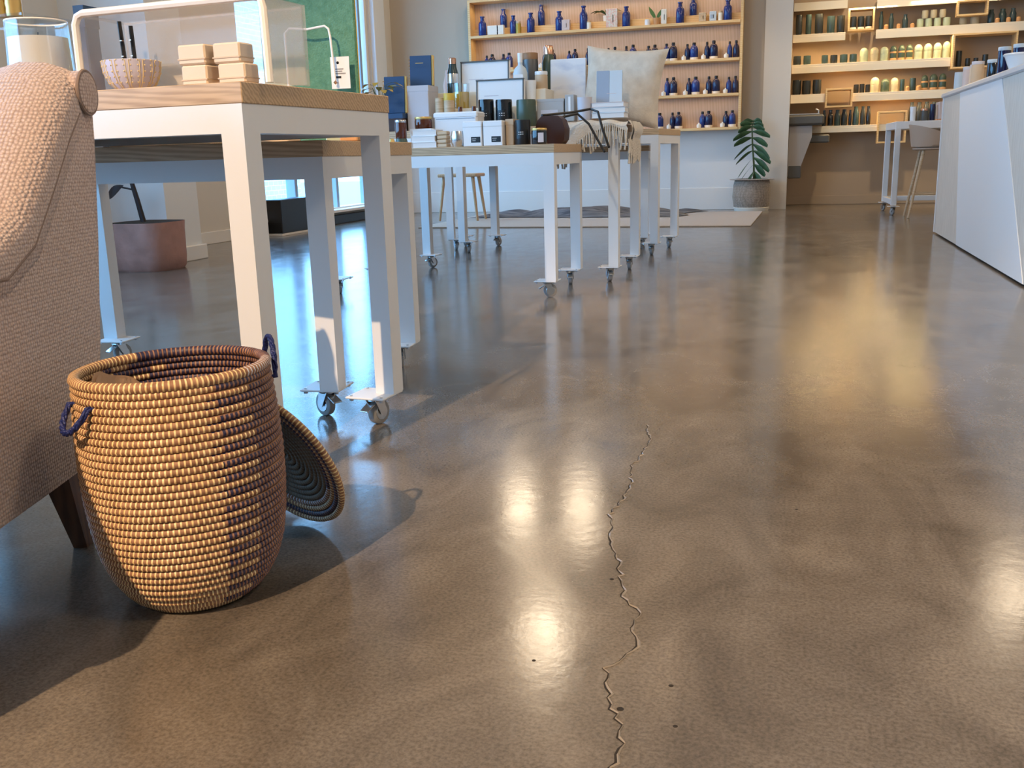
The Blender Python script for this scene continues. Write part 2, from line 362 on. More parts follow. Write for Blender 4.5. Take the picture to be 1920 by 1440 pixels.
ORD = ['first', 'second', 'third', 'fourth', 'fifth', 'sixth', 'seventh', 'eighth', 'ninth', 'tenth', 'eleventh', 'twelfth', 'thirteenth', 'fourteenth', 'fifteenth', 'sixteenth', 'seventeenth', 'eighteenth', 'nineteenth', 'twentieth', 'twenty-first', 'twenty-second', 'twenty-third', 'twenty-fourth']

# ------------------------------------------------------------------ room shell
XL, XR, YF, YB, YA, ZC = -4.63, 4.2, -4.6, 11.12, 11.92, 5.2
fl = struct('floor', MB().box(((XL+XR)/2, (YF+YA)/2, -0.05), (XR-XL, YA-YF, 0.1)), 'floor')
struct('ceiling', MB().box(((XL+XR)/2, (YF+YA)/2, ZC+0.05), (XR-XL+0.4, YA-YF+0.4, 0.1)), 'ceiling')
struct('wall_right', MB().box((XR+0.1, (YF+YA)/2, ZC/2), (0.2, YA-YF, ZC)), 'wall')
struct('wall_front', MB().box(((XL+XR)/2, YF-0.1, ZC/2), (XR-XL, 0.2, ZC)), 'wall')
struct('wall_back', MB().box(((XL-0.06)/2, (YB+YA)/2+0.05, ZC/2), (-0.06-XL, YA-YB+0.1, ZC)), 'greige_dim')
struct('wall_daylight_band', MB().box(((XL-0.34)/2, YB-0.004, 0.55), (-0.34-XL, 0.008, 0.62)), 'white_wall')  # white panel paints the daylight that falls on the lower back wall
struct('wall_alcove', MB().box(((XR-0.06)/2, YA+0.1, ZC/2), (XR+0.06, 0.2, ZC)), 'alcove')
struct('trim_1', MB().box((-0.20, YB-0.02, ZC/2), (0.28, 0.04, ZC)), 'wall')
# left wall with two window openings
lw = MB()
for y0, y1, z0, z1 in ((YF, -3.6, 0, ZC), (-3.6, 4.4, 0, 0.6), (-3.6, 4.4, 3.05, ZC), (4.4, 7.7, 0, ZC), (7.7, 10.5, 0, 0.12), (7.7, 10.5, 3.1, ZC), (10.5, YA, 0, ZC)):
    lw.box((XL-0.1, (y0+y1)/2, (z0+z1)/2), (0.2, y1-y0, z1-z0))
struct('wall_left', lw, 'wall')
struct('wall_pier', MB().box(((XL-3.98)/2, 5.735, ZC/2), (XL*-1-3.98, 0.37, ZC)), 'white_wall')
struct('baseboard_pier', MB().box(((XL-3.955)/2, 5.735, 0.05), (XL*-1-3.955, 0.42, 0.10), bev=0.004), 'base')
struct('baseboard_lit_strip', MB().box(((XL-0.34)/2, YB-0.008, 0.12), (-0.34-XL, 0.016, 0.24), bev=0.003), 'base')  # baseboard drawn tall, its warm white paints the lit strip above the floor
struct('baseboard_alcove', MB().box(((XR-0.06)/2, YA-0.008, 0.05), (XR+0.06, 0.016, 0.10), bev=0.003), 'alcove')
struct('baseboard_left', MB().box((XL+0.008, 6.8, 0.05), (0.016, 1.7, 0.10), bev=0.003), 'base')
def window(n, y0, y1, z0, z1, mull):
    w = bpy.data.objects.new('window_%d' % n, None); COL.objects.link(w); w['kind'] = 'structure'
    for k, (a, b) in enumerate(zip([y0]+mull, mull+[y1])):
        MB().box((XL-0.10, (a+b)/2, (z0+z1)/2), (0.012, b-a-0.05, z1-z0-0.06)).build('pane', 'window_glass', w)
    for y in [y0]+mull+[y1]:
        MB().box((XL-0.08, y, (z0+z1)/2), (0.10, 0.055, z1-z0), bev=0.004).build('mullion', 'slate' if y != y1 else 'base', w)
    for z in (z0, z1): MB().box((XL-0.08, (y0+y1)/2, z), (0.12, y1-y0, 0.05), bev=0.004).build('rail', 'base', w)
window(1, 7.72, 10.48, 0.14, 3.08, [8.6, 9.5, 10.30]); window(2, -3.58, 4.38, 0.62, 3.03, [-2.0, -0.4, 1.2, 2.8])
struct('trim_2', MB().box((XL+0.02, 10.68, 1.6), (0.06, 0.30, 3.2), bev=0.004), 'counter_white')
struct('trim_3', MB().box((XL+0.03, 8.95, 0.045), (0.08, 3.1, 0.09), bev=0.004), 'black')
struct('window_sill', MB().box((XL+0.03, 8.95, 0.135), (0.16, 3.1, 0.03), bev=0.004), 'base')
rb = thing('floor_convector', 'black floor level convector box standing under the far left window', 'heater', (XL+0.17, 8.2, 0))
MB().box((0, 0, 0.17), (0.16, 0.86, 0.30), bev=0.006).build('casing', 'black', rb)
MB().box((0.005, 0, 0.01), (0.15, 0.88, 0.02), bev=0.002).build('plinth', 'base', rb)
# outside
ob = MB().box((-9.0, 12.0, 2.2), (0.3, 9.0, 4.4)).build('neighbour_wall', 'brick'); tag(ob, 'pale blue brick building wall seen through the far window', 'building')
og = MB().box((-14.7, 8, -0.3), (20, 60, 0.2)).build('outside_ground', 'pavement'); og['kind'] = 'structure'

# crack in the concrete, with a raised chipped lip
CR = [(-0.315, 2.226), (-0.289, 2.083), (-0.303, 1.886), (-0.282, 1.773), (-0.297, 1.623), (-0.275, 1.513), (-0.243, 1.408), (-0.218, 1.297), (-0.189, 1.251), (-0.188, 1.195), (-0.178, 1.145), (-0.206, 1.09), (-0.191, 1.023), (-0.168, 0.972), (-0.16, 0.937), (-0.163, 0.892), (-0.15, 0.80), (-0.16, 0.62), (-0.13, 0.3)]
pts = []
for a, b in zip(CR, CR[1:]):
    k = max(2, int(math.hypot(b[0]-a[0], b[1]-a[1])/0.011))
    for i in range(k):
        t = i/k; pts.append((a[0]+(b[0]-a[0])*t+random.uniform(-.0045, .0045), a[1]+(b[1]-a[1])*t+random.uniform(-.002, .002)))
def ribbon(w0, w1, z0, z1, jit):
    mb = MB(); L = []
    for i, p in enumerate(pts):
        q = pts[min(i+1, len(pts)-1)]; o = pts[max(i-1, 0)]; d = Vector((q[0]-o[0], q[1]-o[1], 0)); d.normalize(); nn = Vector((-d.y, d.x, 0))
        j = random.uniform(1-jit, 1+jit); L.append([Vector((p[0], p[1], z0))+nn*w0*j, Vector((p[0], p[1], z1))+nn*(w0+w1)/2*j, Vector((p[0], p[1], z0))+nn*w1*j])
    for a, b in zip(L, L[1:]): mb.add(a+b, [(0, 1, 4, 3), (1, 2, 5, 4)])
    return mb
ribbon(-0.0011, 0.0011, 0.0004, 0.0007, 0.6).build('crack', 'crack_dark', fl)
ribbon(0.0010, 0.0036, 0.0003, 0.0022, 0.7).build('crack_lip', 'crack_edge', fl, smooth=True)
for x, y, r in ((-0.172, 1.005, .003), (-0.12, 1.07, .0022), (-0.105, 0.985, .002), (-0.245, 1.355, .0024), (0.03, 1.72, .002), (-0.30, 1.09, .0018)):
    MB().lathe([(0, 0.0006), (r, 0.0006), (r*1.5, 0.0002)], 9, (x, y, 0)).build('chip', 'crack_dark', fl)

# ------------------------------------------------------------------ nesting display tables on casters
LEG, BOARD, APR, ZLEG = 0.05, 0.038, 0.052, 0.080
def caster_meshes():
    pl = MB().box((0, 0, 0.0775), (0.105, 0.105, 0.005), bev=0.0015)
    bolts = MB().lathe([(0.006, 0.069), (0.006, 0.0745), (0.0038, 0.0755), (0.0038, 0.0825), (0, 0.083)], 6)
    fk = MB().lathe([(0.021, 0), (0.024, 0.004), (0.022, 0.010), (0.015, 0.013)], 14, (0, 0, 0.063))
    for s_ in (-1, 1): fk.prism([(-0.017, 0.067), (0.015, 0.067), (0.024, 0.034), (0.018, 0.024), (0.006, 0.026)], s_*0.0155-0.0012, s_*0.0155+0.0012, 'X')
    fk.box((0, 0, 0.066), (0.034, 0.030, 0.003))
    ax = []
    w = MB().add(*wheel_geo(0.031, 0.021))
    hub = MB().add(*wheel_geo(0.022, 0.0235))
    br = MB().box((0.0, -0.028, 0.048), (0.026, 0.030, 0.004), rx=0.5, bev=0.001)
    return pl.mesh('caster_plate', 'white_metal'), bolts.mesh('bolt', 'steel', True), fk.mesh('caster', 'steel', True), w.mesh('wheel', 'rubber', True), hub.mesh('hub', 'steel', True), br.mesh('brake_lever', 'steel')
def wheel_geo(r, w, n=22):
    pr = [(0, -w/2), (r*0.86, -w/2), (r*0.98, -w*0.38), (r, -w*0.2), (r, w*0.2), (r*0.98, w*0.38), (r*0.86, w/2), (0, w/2)]
    v = []; f = []; k = len(pr)
    for rr, xx in pr:
        for i in range(n): a = 2*PI*i/n; v.append((xx, 0.012+rr*math.cos(a), 0.031+rr*math.sin(a)))
    for j in range(k-1):
        for i in range(n): f.append((j*n+i, j*n+(i+1) % n, (j+1)*n+(i+1) % n, (j+1)*n+i))
    return v, f
CAST = caster_meshes()
def table(label, nr, ang, L, D, H, steer):
    t = thing('display_table', label, 'table', (nr[0], nr[1], 0), math.radians(ang), 'white nesting tables on casters')
    zb = H-BOARD
    MB().box((-L/2, D/2, H-BOARD/2), (L, D, BOARD), bev=0.0015).build('top_board', 'ash', t)
    za = zb-APR/2
    for (x, y, sx, sy) in ((-L/2, LEG/2+.001, L-.006, LEG), (-L/2, D-LEG/2-.001, L-.006, LEG)): MB().box((x, y, za), (sx, sy, APR)).build('apron', 'white_metal', t)
    for x in (-LEG/2-.003, -L+LEG/2+.003): MB().box((x, D/2, za), (LEG, D-2*LEG-.002, APR)).build('apron', 'white_metal', t)
    lm = None; k = 0
    for x, sx in ((-LEG/2-.003, -1), (-L+LEG/2+.003, 1)):
        for y, sy in ((LEG/2+.001, 1), (D-LEG/2-.001, -1)):
            if lm is None: lm = MB().box((0, 0, (ZLEG+zb-APR)/2), (LEG, LEG, zb-APR-ZLEG)).mesh('leg', 'white_metal')
            link('leg', lm, t, (x, y, 0))
            p = (x+sx*0.028, y+sy*0.028, 0)
            pl = link('caster_plate', CAST[0], t, p); [link('bolt', CAST[1], pl, (i_*0.041, j_*0.041, 0)) for i_ in (-1, 1) for j_ in (-1, 1)]
            c = link('caster', CAST[2], t, p, steer[k]); k += 1
            link('wheel', CAST[3], c); link('hub', CAST[4], c); link('brake_lever', CAST[5], c)
    return t
T1H, T2H = 0.785, 0.69
table('taller white metal table with pale wood top nearest the camera, beside the pink armchair', (-0.96, 1.596), -4.76, 1.45, 0.565, T1H, (0.6, -0.25, 0.3, 1.0))
table('lower white metal table pushed half under the nearest tall table', (-1.07, 2.115), 3.9, 1.105, 0.685, T2H, (1.05, 0.3, -0.3, -0.4))
table('lower white table with boxes and candles, front of the middle pair', (-1.017, 4.236), -1.0, 1.18, 0.555, T2H, (-1.2, 0.2, 0.5, 0.9))
table('taller white table in the middle of the shop carrying the cushion and fringed throw', (-0.829, 4.81), -1.5, 1.32, 0.64, T1H, (0.4, 0.1, 0.3, -0.5))
table('taller white table at the back behind the cushion table', (-0.805, 6.13), -6.0, 1.40, 0.62, T1H, (0.1, 0.5, 0.4, -0.2))
table('lower white table nested under the rearmost tall table', (-0.93, 6.58), 5.0, 1.42, 0.38, T2H, (0.1, 0.5, 0.4, -0.2))

# ------------------------------------------------------------------ coiled basket hamper with lid
def coil_ring(R, z, r, row, color_fn, n=120, c=8):
    mb = MB(); seg = n*3; v = []; f = []; mi = []; ph = (row*2) % 3 if row % 2 else 0
    for i in range(seg):
        a = 2*PI*(i+1.5*(row % 2))/seg; rr = r*(1.10 if i % 3 < 2 and i % 3 >= 0 and (i % 3 in (0, 1)) else 0.90)
        for q in range(c):
            w = 2*PI*q/c
            v.append(((R+rr*math.cos(w))*math.cos(a), (R+rr*math.cos(w))*math.sin(a), z+r*1.02*math.sin(w)))
    for i in range(seg):
        for q in range(c):
            j = (i+1) % seg
            f.append((i*c+q, j*c+q, j*c+(q+1) % c, i*c+(q+1) % c))
            k_ = color_fn((360.0*(i+0.5)/seg) % 360, row, q, c); mi.append(k_ if (i % 3 == 0 or (k_ == 2 and i % 3 == 1)) else 0)
    mb.v = v; mb.f = f; mb.m = mi; return mb
BX, BY = -0.860, 1.184
bk = thing('coil_basket', 'tall coiled straw laundry basket with navy stitching and blue rope handles, lid off', 'basket', (BX, BY, 0))
bk.rotation_euler = (0.0, -0.022, 0.0)
prof = [(0.0, 0.074), (0.008, 0.086), (0.018, 0.098), (0.030, 0.1075), (0.05, 0.119), (0.08, 0.129), (0.12, 0.136), (0.17, 0.1405), (0.22, 0.1415), (0.27, 0.1400), (0.32, 0.1365), (0.36, 0.1330)]
def rad(z):
    for (a, ra), (b, rb_) in zip(prof, prof[1:]):
        if z <= b: return ra+(rb_-ra)*(z-a)/(b-a)
    return prof[-1][1]
NR = 33; HB = 0.356; PITCH = HB/NR
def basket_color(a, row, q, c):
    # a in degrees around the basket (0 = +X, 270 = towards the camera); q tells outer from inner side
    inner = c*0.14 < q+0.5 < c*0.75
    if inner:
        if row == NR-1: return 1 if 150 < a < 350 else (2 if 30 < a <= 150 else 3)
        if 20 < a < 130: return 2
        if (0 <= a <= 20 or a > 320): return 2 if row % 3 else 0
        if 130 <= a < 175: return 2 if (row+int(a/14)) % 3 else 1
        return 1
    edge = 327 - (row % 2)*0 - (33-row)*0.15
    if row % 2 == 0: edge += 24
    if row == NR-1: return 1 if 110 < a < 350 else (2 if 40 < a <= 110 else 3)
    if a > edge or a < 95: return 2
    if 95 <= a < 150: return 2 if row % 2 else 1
    if a < 205: return 3 if row < NR-9 else 1  # left flank: grey stitches paint in the armchair's shadow
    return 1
for k in range(NR):
    z = PITCH*(k+0.5); r = PITCH*0.525 if k < NR-1 else PITCH*0.72
    R = rad(z)
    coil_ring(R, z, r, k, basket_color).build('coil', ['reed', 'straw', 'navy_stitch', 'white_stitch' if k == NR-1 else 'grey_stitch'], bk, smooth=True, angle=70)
MB().lathe([(0, 0.004), (0.05, 0.004), (0.078, 0.006), (0.078, 0.011), (0.05, 0.010), (0, 0.010)], 40).build('base', ['reed'], bk, smooth=True)
def braid(path, r, n=3):
    mb = MB(); P = [Vector(p) for p in path]
    for s_ in range(n):
        q = []
        for i, p in enumerate(P):
            t = (P[min(i+1, len(P)-1)]-P[max(i-1, 0)]).normalized(); up = Vector((0.3, 0.2, 1)).normalized(); a = t.cross(up).normalized(); b = a.cross(t)
            w = i*0.75+2*PI*s_/n; q.append(p+(a*math.cos(w)+b*math.sin(w))*r*0.55)
        mb.tube(q, r*0.62, 6)
    return mb
def handle(ang, lift, out):
    c, s_ = math.cos(ang), math.sin(ang); pth = []
    for i in range(25):
        t = i/24; lat = (t-0.5)*0.058; e = math.sin(PI*t)**0.7
        lat2 = lat*(1+0.35*math.sin(PI*t))
        R = 0.143+out*e; z = 0.322+lift*e
        pth.append((c*R-s_*lat2, s_*R+c*lat2, z))
    pth = [(pth[0][0]*0.93, pth[0][1]*0.93, pth[0][2])]+pth+[(pth[-1][0]*0.93, pth[-1][1]*0.93, pth[-1][2])]
    return braid(pth, 0.0042)
handle(math.radians(243), -0.032, 0.022).build('handle', 'blue_cord', bk, smooth=True, angle=80)
handle(math.radians(46), 0.056, 0.004).build('handle', 'blue_cord', bk, smooth=True, angle=80)
kn = MB()
for a in (37, 58, 232, 254): kn.lathe([(0, -0.006), (0.006, -0.003), (0.0065, 0.003), (0, 0.007)], 8, (0.125*math.cos(math.radians(a)), 0.125*math.sin(math.radians(a)), 0.322))
kn.build('knot', 'blue_cord', bk, smooth=True)
# tan cloth inside
def cl(u, v):
    a = math.radians(150+u*75); r = 0.124-0.03*v*math.sin(PI*u)
    return (r*math.cos(a), r*math.sin(a), 0.305+0.037*math.sin(PI*u)-0.09*v+0.004*math.sin(14*u))
pc = thing('cloth_pouch', 'folded tan cloth tucked inside the coiled basket at its left rim', 'pouch', (BX, BY, 0))
MB().grid(22, 8, cl).build('flap', 'tan_cloth', pc, smooth=True)
MB().grid(22, 8, lambda u, v: tuple(Vector(cl(u, v))*Vector((0.97, 0.97, 1)).x if False else (cl(u, v)[0]*0.96, cl(u, v)[1]*0.96, cl(u, v)[2]-0.003))).build('lining', 'tan_cloth', pc, smooth=True)
# lid leaning behind the basket
def basket_lid():
    t = thing('basket_lid', 'round coiled basket lid leaning on its edge behind the basket', 'basket lid', (0, 0, 0))
    G = Vector((-0.822, 1.468, 0.006)); d = Vector((-0.35, -0.94, 0)).normalized(); a = math.radians(24); R = 0.146
    w = d*math.sin(a)+Vector((0, 0, 1))*math.cos(a); tn = Vector((d.y*-1, d.x, 0)); tn = Vector((0.94, -0.35, 0)).normalized(); nrm = tn.cross(w)
    m = Matrix((tn, w, nrm)).transposed().to_4x4(); m.translation = G+w*R; t.matrix_world = m
    sgn = 1 if nrm.dot(Vector((0, 0, 0.64))-G) > 0 else -1
    def colr(k):
        def fn(a, row, q, c):
            if k >= 10: return 2 if row % 2 else 1
            if k == 9: return 3 if (i_white(a)) else 2
            return 4
        return fn
    def i_white(a): return 200 < a < 330
    for k in range(13):
        R_ = 0.012+k*0.0106; z = sgn*(-(0.020*(1-(R_/0.15)**2)))
        coil_ring(R_, z, 0.0060, k, colr(k), n=max(20, int(R_*2*PI/0.0072)), c=6).build('coil', ['lid_reed' if k < 9 else 'reed', 'straw', 'navy_stitch', 'white_stitch', 'lid_stitch'], t, smooth=True, angle=70)
    MB().lathe([(0, 0.0), (0.012, 0.0)], 12, (0, 0, -sgn*0.02)).build('centre', 'grey_stitch', t)
basket_lid()

# ------------------------------------------------------------------ pink upholstered armchair (left edge)
def armchair():
    t = thing('armchair', 'pink beige woven armchair with sloping arm cut off by the left edge', 'armchair', (-1.05, 0, 0))
    t.matrix_world = Matrix.Translation((-1.165, 1.40, 0)) @ Matrix.Rotation(math.radians(14.5), 4, 'Z') @ Matrix.Translation((0, -1.40, 0))
    def sc(L): return [(y*1.12, 0.64+(z-0.64)*1.12) for y, z in L]
    # local x = world X + 1.05 ; profile in world Y, Z
    side = sc([(0.46, 0.19), (1.02, 0.197), (1.165, 0.2), (1.20, 0.24), (1.245, 0.37), (1.285, 0.54), (1.312, 0.68), (1.318, 0.735), (1.262, 0.735), (1.225, 0.70), (1.15, 0.615), (1.078, 0.542), (1.0, 0.505), (0.85, 0.51), (0.46, 0.53)])
    MB().prism(side, -0.075, 0.0, 'X').build('side_panel', 'fabric', t)
    MB().prism(side, -0.72, -0.645, 'X').build('side_panel', 'fabric', t)
    path = sc([(0.44, 0.535), (0.62, 0.535), (0.85, 0.515), (1.0, 0.510), (1.08, 0.546), (1.15, 0.616), (1.22, 0.69), (1.262, 0.728), (1.30, 0.745)])
    def arm(x0, x1):
        rings = []; n = len(path)
        for i, (y, z) in enumerate(path):
            a = path[max(i-1, 0)]; b = path[min(i+1, n-1)]; d = Vector((b[0]-a[0], b[1]-a[1])).normalized(); nn = Vector((-d.y, d.x))
            k = 1.0
            ring = []
            wx = x1-x0
            for (u, h) in ((0.0, -0.034), (-0.035, -0.008), (-0.050, 0.014), (-0.02, 0.034), (0.10, 0.052), (0.30, 0.064), (0.55, 0.066), (0.80, 0.055), (0.97, 0.03), (1.0, -0.01), (0.98, -0.07), (0.5, -0.08)):
                q = Vector((y, z))+nn*h*k
                ring.append((x0+wx*u, q.x, q.y))
            rings.append(ring)
        return MB().loft(rings)
    arm(0.0, -0.17).build('arm', 'fabric', t, smooth=True, angle=60)
    arm(-0.72, -0.55).build('arm', 'fabric', t, smooth=True, angle=60)
    crease = [(0.004, y, z-0.008) for (y, z) in path[:-1]]
    MB().tube(crease, 0.0035, 6).build('piping', 'piping', t, smooth=True)
    # back with rolled top
    back = sc([(1.12, 0.2), (1.165, 0.2), (1.24, 0.37), (1.30, 0.66), (1.315, 0.735), (1.30, 0.765), (1.25, 0.76), (1.16, 0.62), (1.10, 0.40)])
    MB().prism(back, -0.645, -0.075, 'X').build('back', 'fabric', t)
    roll = []
    for i in range(9):
        x = 0.004-0.728*i/8
        roll.append([(x, 1.444+0.035*math.cos(2*PI*q/20), 0.766+0.036*math.sin(2*PI*q/20)) for q in range(20)])
    rc = MB().loft(roll); 
    rc.loft([[(0.004+dx, 1.444+0.035*s_*math.cos(2*PI*q/20), 0.766+0.036*s_*math.sin(2*PI*q/20)) for q in range(20)] for dx, s_ in ((0, 1.0), (0.008, 0.93), (0.011, 0.7), (0.012, 0.3))])
    rc.build('back_roll', 'fabric', t, smooth=True, angle=50)
    MB().tube([(0.009, 1.444+0.035*math.cos(2*PI*q/24), 0.766+0.036*math.sin(2*PI*q/24)) for q in range(24)], 0.003, 6, closed=True).build('piping', 'piping', t, smooth=True)
    MB().box((-0.36, 0.93, 0.34), (0.36, 0.74, 0.15), bev=0.03).build('seat_cushion', 'fabric', t, smooth=True)
    MB().box((-0.36, 0.93, 0.20), (0.56, 0.78, 0.11), bev=0.01).build('seat_frame', 'fabric', t)
    for x in (-0.042, -0.678):
        for y, dy in ((1.272, 0.022), (0.62, -0.04)):
            rings = []
            for k in range(5):
                u = k/4; hw = 0.025-0.013*u; cx = x+(0.014*u if x > -0.3 else -0.014*u); cy = y+dy*u; z = 0.165*(1-u)
                rings.append([(cx-hw, cy-hw, z), (cx+hw, cy-hw, z), (cx+hw, cy+hw, z), (cx-hw, cy+hw, z)])
            MB().loft(rings).build('leg', 'dark_wood', t)
armchair()

# ------------------------------------------------------------------ goods on the nearest table
def box_thing(name, label, cat, c, d, m, rz=0, bev=0.003, group=None, parts=()):
    t = thing(name, label, cat, c, rz, group)
    MB().box((0, 0, d[2]/2), d, bev=bev).build('body', m, t)
    for pn, pc_, pd, pm in parts: MB().box(pc_, pd, bev=0.0005).build(pn, pm, t)
    return t
def lathe_thing(name, label, cat, c, parts, group=None, n=20, rz=0):
    t = thing(name, label, cat, c, rz, group)
    for pn, pr, pm in parts: MB().lathe(pr, n).build(pn, pm, t, smooth=True)
    return t
# acrylic riser: left side, top, right side, with glowing edges
ar = thing('acrylic_riser', 'clear acrylic display riser with pale edges standing on the nearest table', 'display riser', (-1.145, 1.735, T1H), math.radians(-4.76))
W2, HT, DP = 0.218, 0.150, 0.135
for sx in (-1, 1): MB().box((sx*W2, 0, HT/2), (0.006, DP, HT)).build('side_panel', 'acrylic', ar)
MB().box((0, 0, HT-0.003), (2*W2-0.006, DP, 0.006)).build('top_panel', 'acrylic', ar)
MB().box((0, DP/2-0.003, HT/2), (2*W2-0.006, 0.005, HT-0.006)).build('back_panel', 'acrylic', ar)
for y in (-DP/2,):
    pth = [(-W2-0.004, y, 0), (-W2-0.002, y, HT-0.02), (-W2+0.006, y, HT-0.005), (-W2+0.02, y, HT), (W2-0.02, y, HT), (W2-0.004, y, HT-0.004), (W2, y, HT-0.02), (W2+0.002, y, 0)]
    MB().tube(pth, 0.0075, 8).build('edge', 'acrylic_edge', ar, smooth=True)
# bowl with painted chain stripes
bw = thing('bowl', 'small pale lilac bowl with vertical gold chain stripes in the acrylic riser', 'bowl', (-1.295, 1.745, T1H+0.001)); bw.scale = (0.84, 0.84, 0.9)
MB().lathe([(0, 0), (0.030, 0), (0.036, 0.004), (0.054, 0.020), (0.065, 0.043), (0.068, 0.068), (0.0655, 0.069), (0.061, 0.046), (0.046, 0.024), (0.028, 0.009), (0, 0.008)], 40).build('shell', 'bowl', bw, smooth=True)
bl = MB(); pr = [(0.0385, 0.006), (0.0545, 0.020), (0.0605, 0.032), (0.0655, 0.043), (0.0672, 0.056), (0.0683, 0.067)]
for i in range(26):
    a = 2*PI*i/26; aa = a+ (0.06 if i % 2 else -0.06)
    bl.tube([(r*math.cos(aa), r*math.sin(aa), z) for r, z in pr], 0.0009, 5)
    for r, z in pr: bl.lathe([(0, -0.0024), (0.0019, 0), (0, 0.0024)], 5, (r*math.cos(a), r*math.sin(a), z))
bl.build('stripe', 'bowl_line', bw, smooth=True)['kind'] = 'stuff'
for k, (dx, h) in enumerate(((-0.010, 0.128), (0.012, 0.118))):
    st = thing('incense_bundle', ('taller', 'shorter')[k]+' black bundle of sticks standing in the striped bowl', 'incense', (-1.297+dx, 1.745, T1H+0.012))
    MB().tube([(0, 0, 0), (-0.006+k*0.004, 0, h)], 0.0042, 6).build('stick', 'black', st)
    for z in (0.03, 0.06, 0.09): MB().lathe([(0.005, 0), (0.005, 0.002)], 6, (-0.004, 0, z)).build('band', 'copper', st)
# four cream soap boxes
for k, (x, z, w, nm) in enumerate(((-1.081, 0.0, 0.058, 'lower left'), (-1.002, 0.0, 0.060, 'lower right'), (-1.086, 0.0375, 0.062, 'upper left'), (-1.012, 0.0370, 0.060, 'upper right'))):
    b = box_thing('soap_box', 'cream soap box in the stack at the table corner, '+nm+' one', 'box', (x, 1.662 + (0.004 if z else 0), T1H+z+0.0005), (w, 0.045, 0.036), 'cream', rz=math.radians(-4.76), bev=0.003, group='cream soap boxes',
                  parts=(('lid_seam', (0, -0.0005, 0.010), (w+0.0012, 0.0462, 0.0030), 'cream_dark'),))
# glass candle at the left
cj = thing('candle_jar', 'large glass jar candle with white wax behind the armchair back', 'candle', (-1.505, 1.735, T1H))
MB().lathe([(0, 0), (0.064, 0), (0.066, 0.004), (0.060, 0.150), (0.057, 0.150), (0.062, 0.006), (0, 0.006)], 32).build('glass', 'clear', cj, smooth=True)
MB().lathe([(0, 0.008), (0.0610, 0.008), (0.0575, 0.118), (0, 0.116)], 32).build('wax', 'wax', cj, smooth=True)
MB().tube([(0, 0, 0.114), (0.002, 0, 0.13)], 0.0012, 5).build('wick', 'black', cj)
MB().tube([(0.0585*math.cos(2*PI*i/32), 0.0585*math.sin(2*PI*i/32), 0.150) for i in range(32)], 0.0018, 6, closed=True).build('rim', 'acrylic_edge', cj, smooth=True)
# glass shelf and gold jars beyond
gs = thing('glass_shelf_stand', 'clear glass stand at the back of the nearest table behind the candle jar', 'display stand', (-1.86, 2.03, T1H), math.radians(-4.76))
MB().box((0, 0, 0.205), (0.30, 0.16, 0.006)).build('shelf', 'clear', gs)
for x in (-0.13, 0.13): MB().box((x, 0, 0.101), (0.006, 0.15, 0.2)).build('upright', 'clear', gs)
for k, x in enumerate((-1.832, -1.792)):
    pr = []
    for i in range(9): pr += [(0.018+0.001*(i % 2), 0.002+i*0.009)]
    lathe_thing('gold_jar', ('left', 'right')[k]+' ribbed gold jar on the glass stand', 'jar', (x, 2.0, T1H+0.2085), (('body', [(0, 0)]+pr+[(0, 0.074)], 'gold'), ('lid', [(0, 0.074), (0.019, 0.074), (0.019, 0.084), (0, 0.084)], 'gold')), group='gold jars')
box_thing('navy_box', 'small dark navy box at the back edge of the nearest table', 'box', (-1.66, 2.085, T1H), (0.028, 0.05, 0.235), 'navy_book', parts=(('lid', (0, 0, 0.21), (0.030, 0.052, 0.05), 'navy_book'),))
# green felt panel with tag and white stand rod on the lower table
gp = thing('felt_panel', 'large green felt panel standing upright on the lower table', 'felt panel', (-1.345, 2.62, T2H), math.radians(3.9))
MB().box((0, 0, 0.275), (0.29, 0.014, 0.55), bev=0.004).build('panel', 'green_felt', gp)
for x in (-0.1, 0.1): MB().box((x, 0, 0.01), (0.03, 0.09, 0.012), bev=0.002).build('foot', 'ash', gp)
MB().tube([(0.146, 0, 0.02), (0.147, 0, 0.54)], 0.0012, 5).build('edge_thread', 'yellow', gp)
rod = MB(); rod.tube([(-0.11, 0, 0), (-0.11, 0, 0.305), (-0.095, 0, 0.318), (-0.04, 0, 0.312), (0.015, 0, 0.318), (0.026, 0, 0.310), (0.030, 0, 0.290), (0.037, 0, 0.172)], 0.0032, 8)
hk = thing('tag_hanger', 'thin white bent wire hanger in front of the green felt panel', 'hanger', (-1.285, 2.575, T2H))
rod.build('wire', 'white_metal', hk, smooth=True); MB().lathe([(0, 0), (0.006, 0.006), (0, 0.012)], 8, (0.037, 0, 0.160)).build('bead', 'copper', hk, smooth=True); MB().lathe([(0, 0), (0.03, 0), (0.03, 0.004), (0, 0.004)], 16, (-0.11, 0, 0)).build('foot', 'white_metal', hk)
pt = thing('price_tag', 'white printed card tag hanging at the corner of the green felt panel', 'price tag', (-1.238, 2.590, T2H+0.150), math.radians(3.9))
MB().box((0, 0, 0.043), (0.056, 0.0015, 0.086)).build('card', 'paper', pt)
MB().lathe([(0, 0), (0.004, 0)], 12).build('dot', 'black', pt).matrix_local = Matrix.Translation((-0.006, -0.0012, 0.070)) @ Matrix.Rotation(PI/2, 4, 'X')
for k, (z, w) in enumerate(((0.053, 0.030), (0.047, 0.026), (0.041, 0.036), (0.031, 0.022), (0.016, 0.012))):
    MB().box((-0.020+w/2, -0.0012, z), (w, 0.0006, 0.003 if k != 3 else 0.006)).build('print_line', 'print_grey' if k != 3 else 'black', pt)
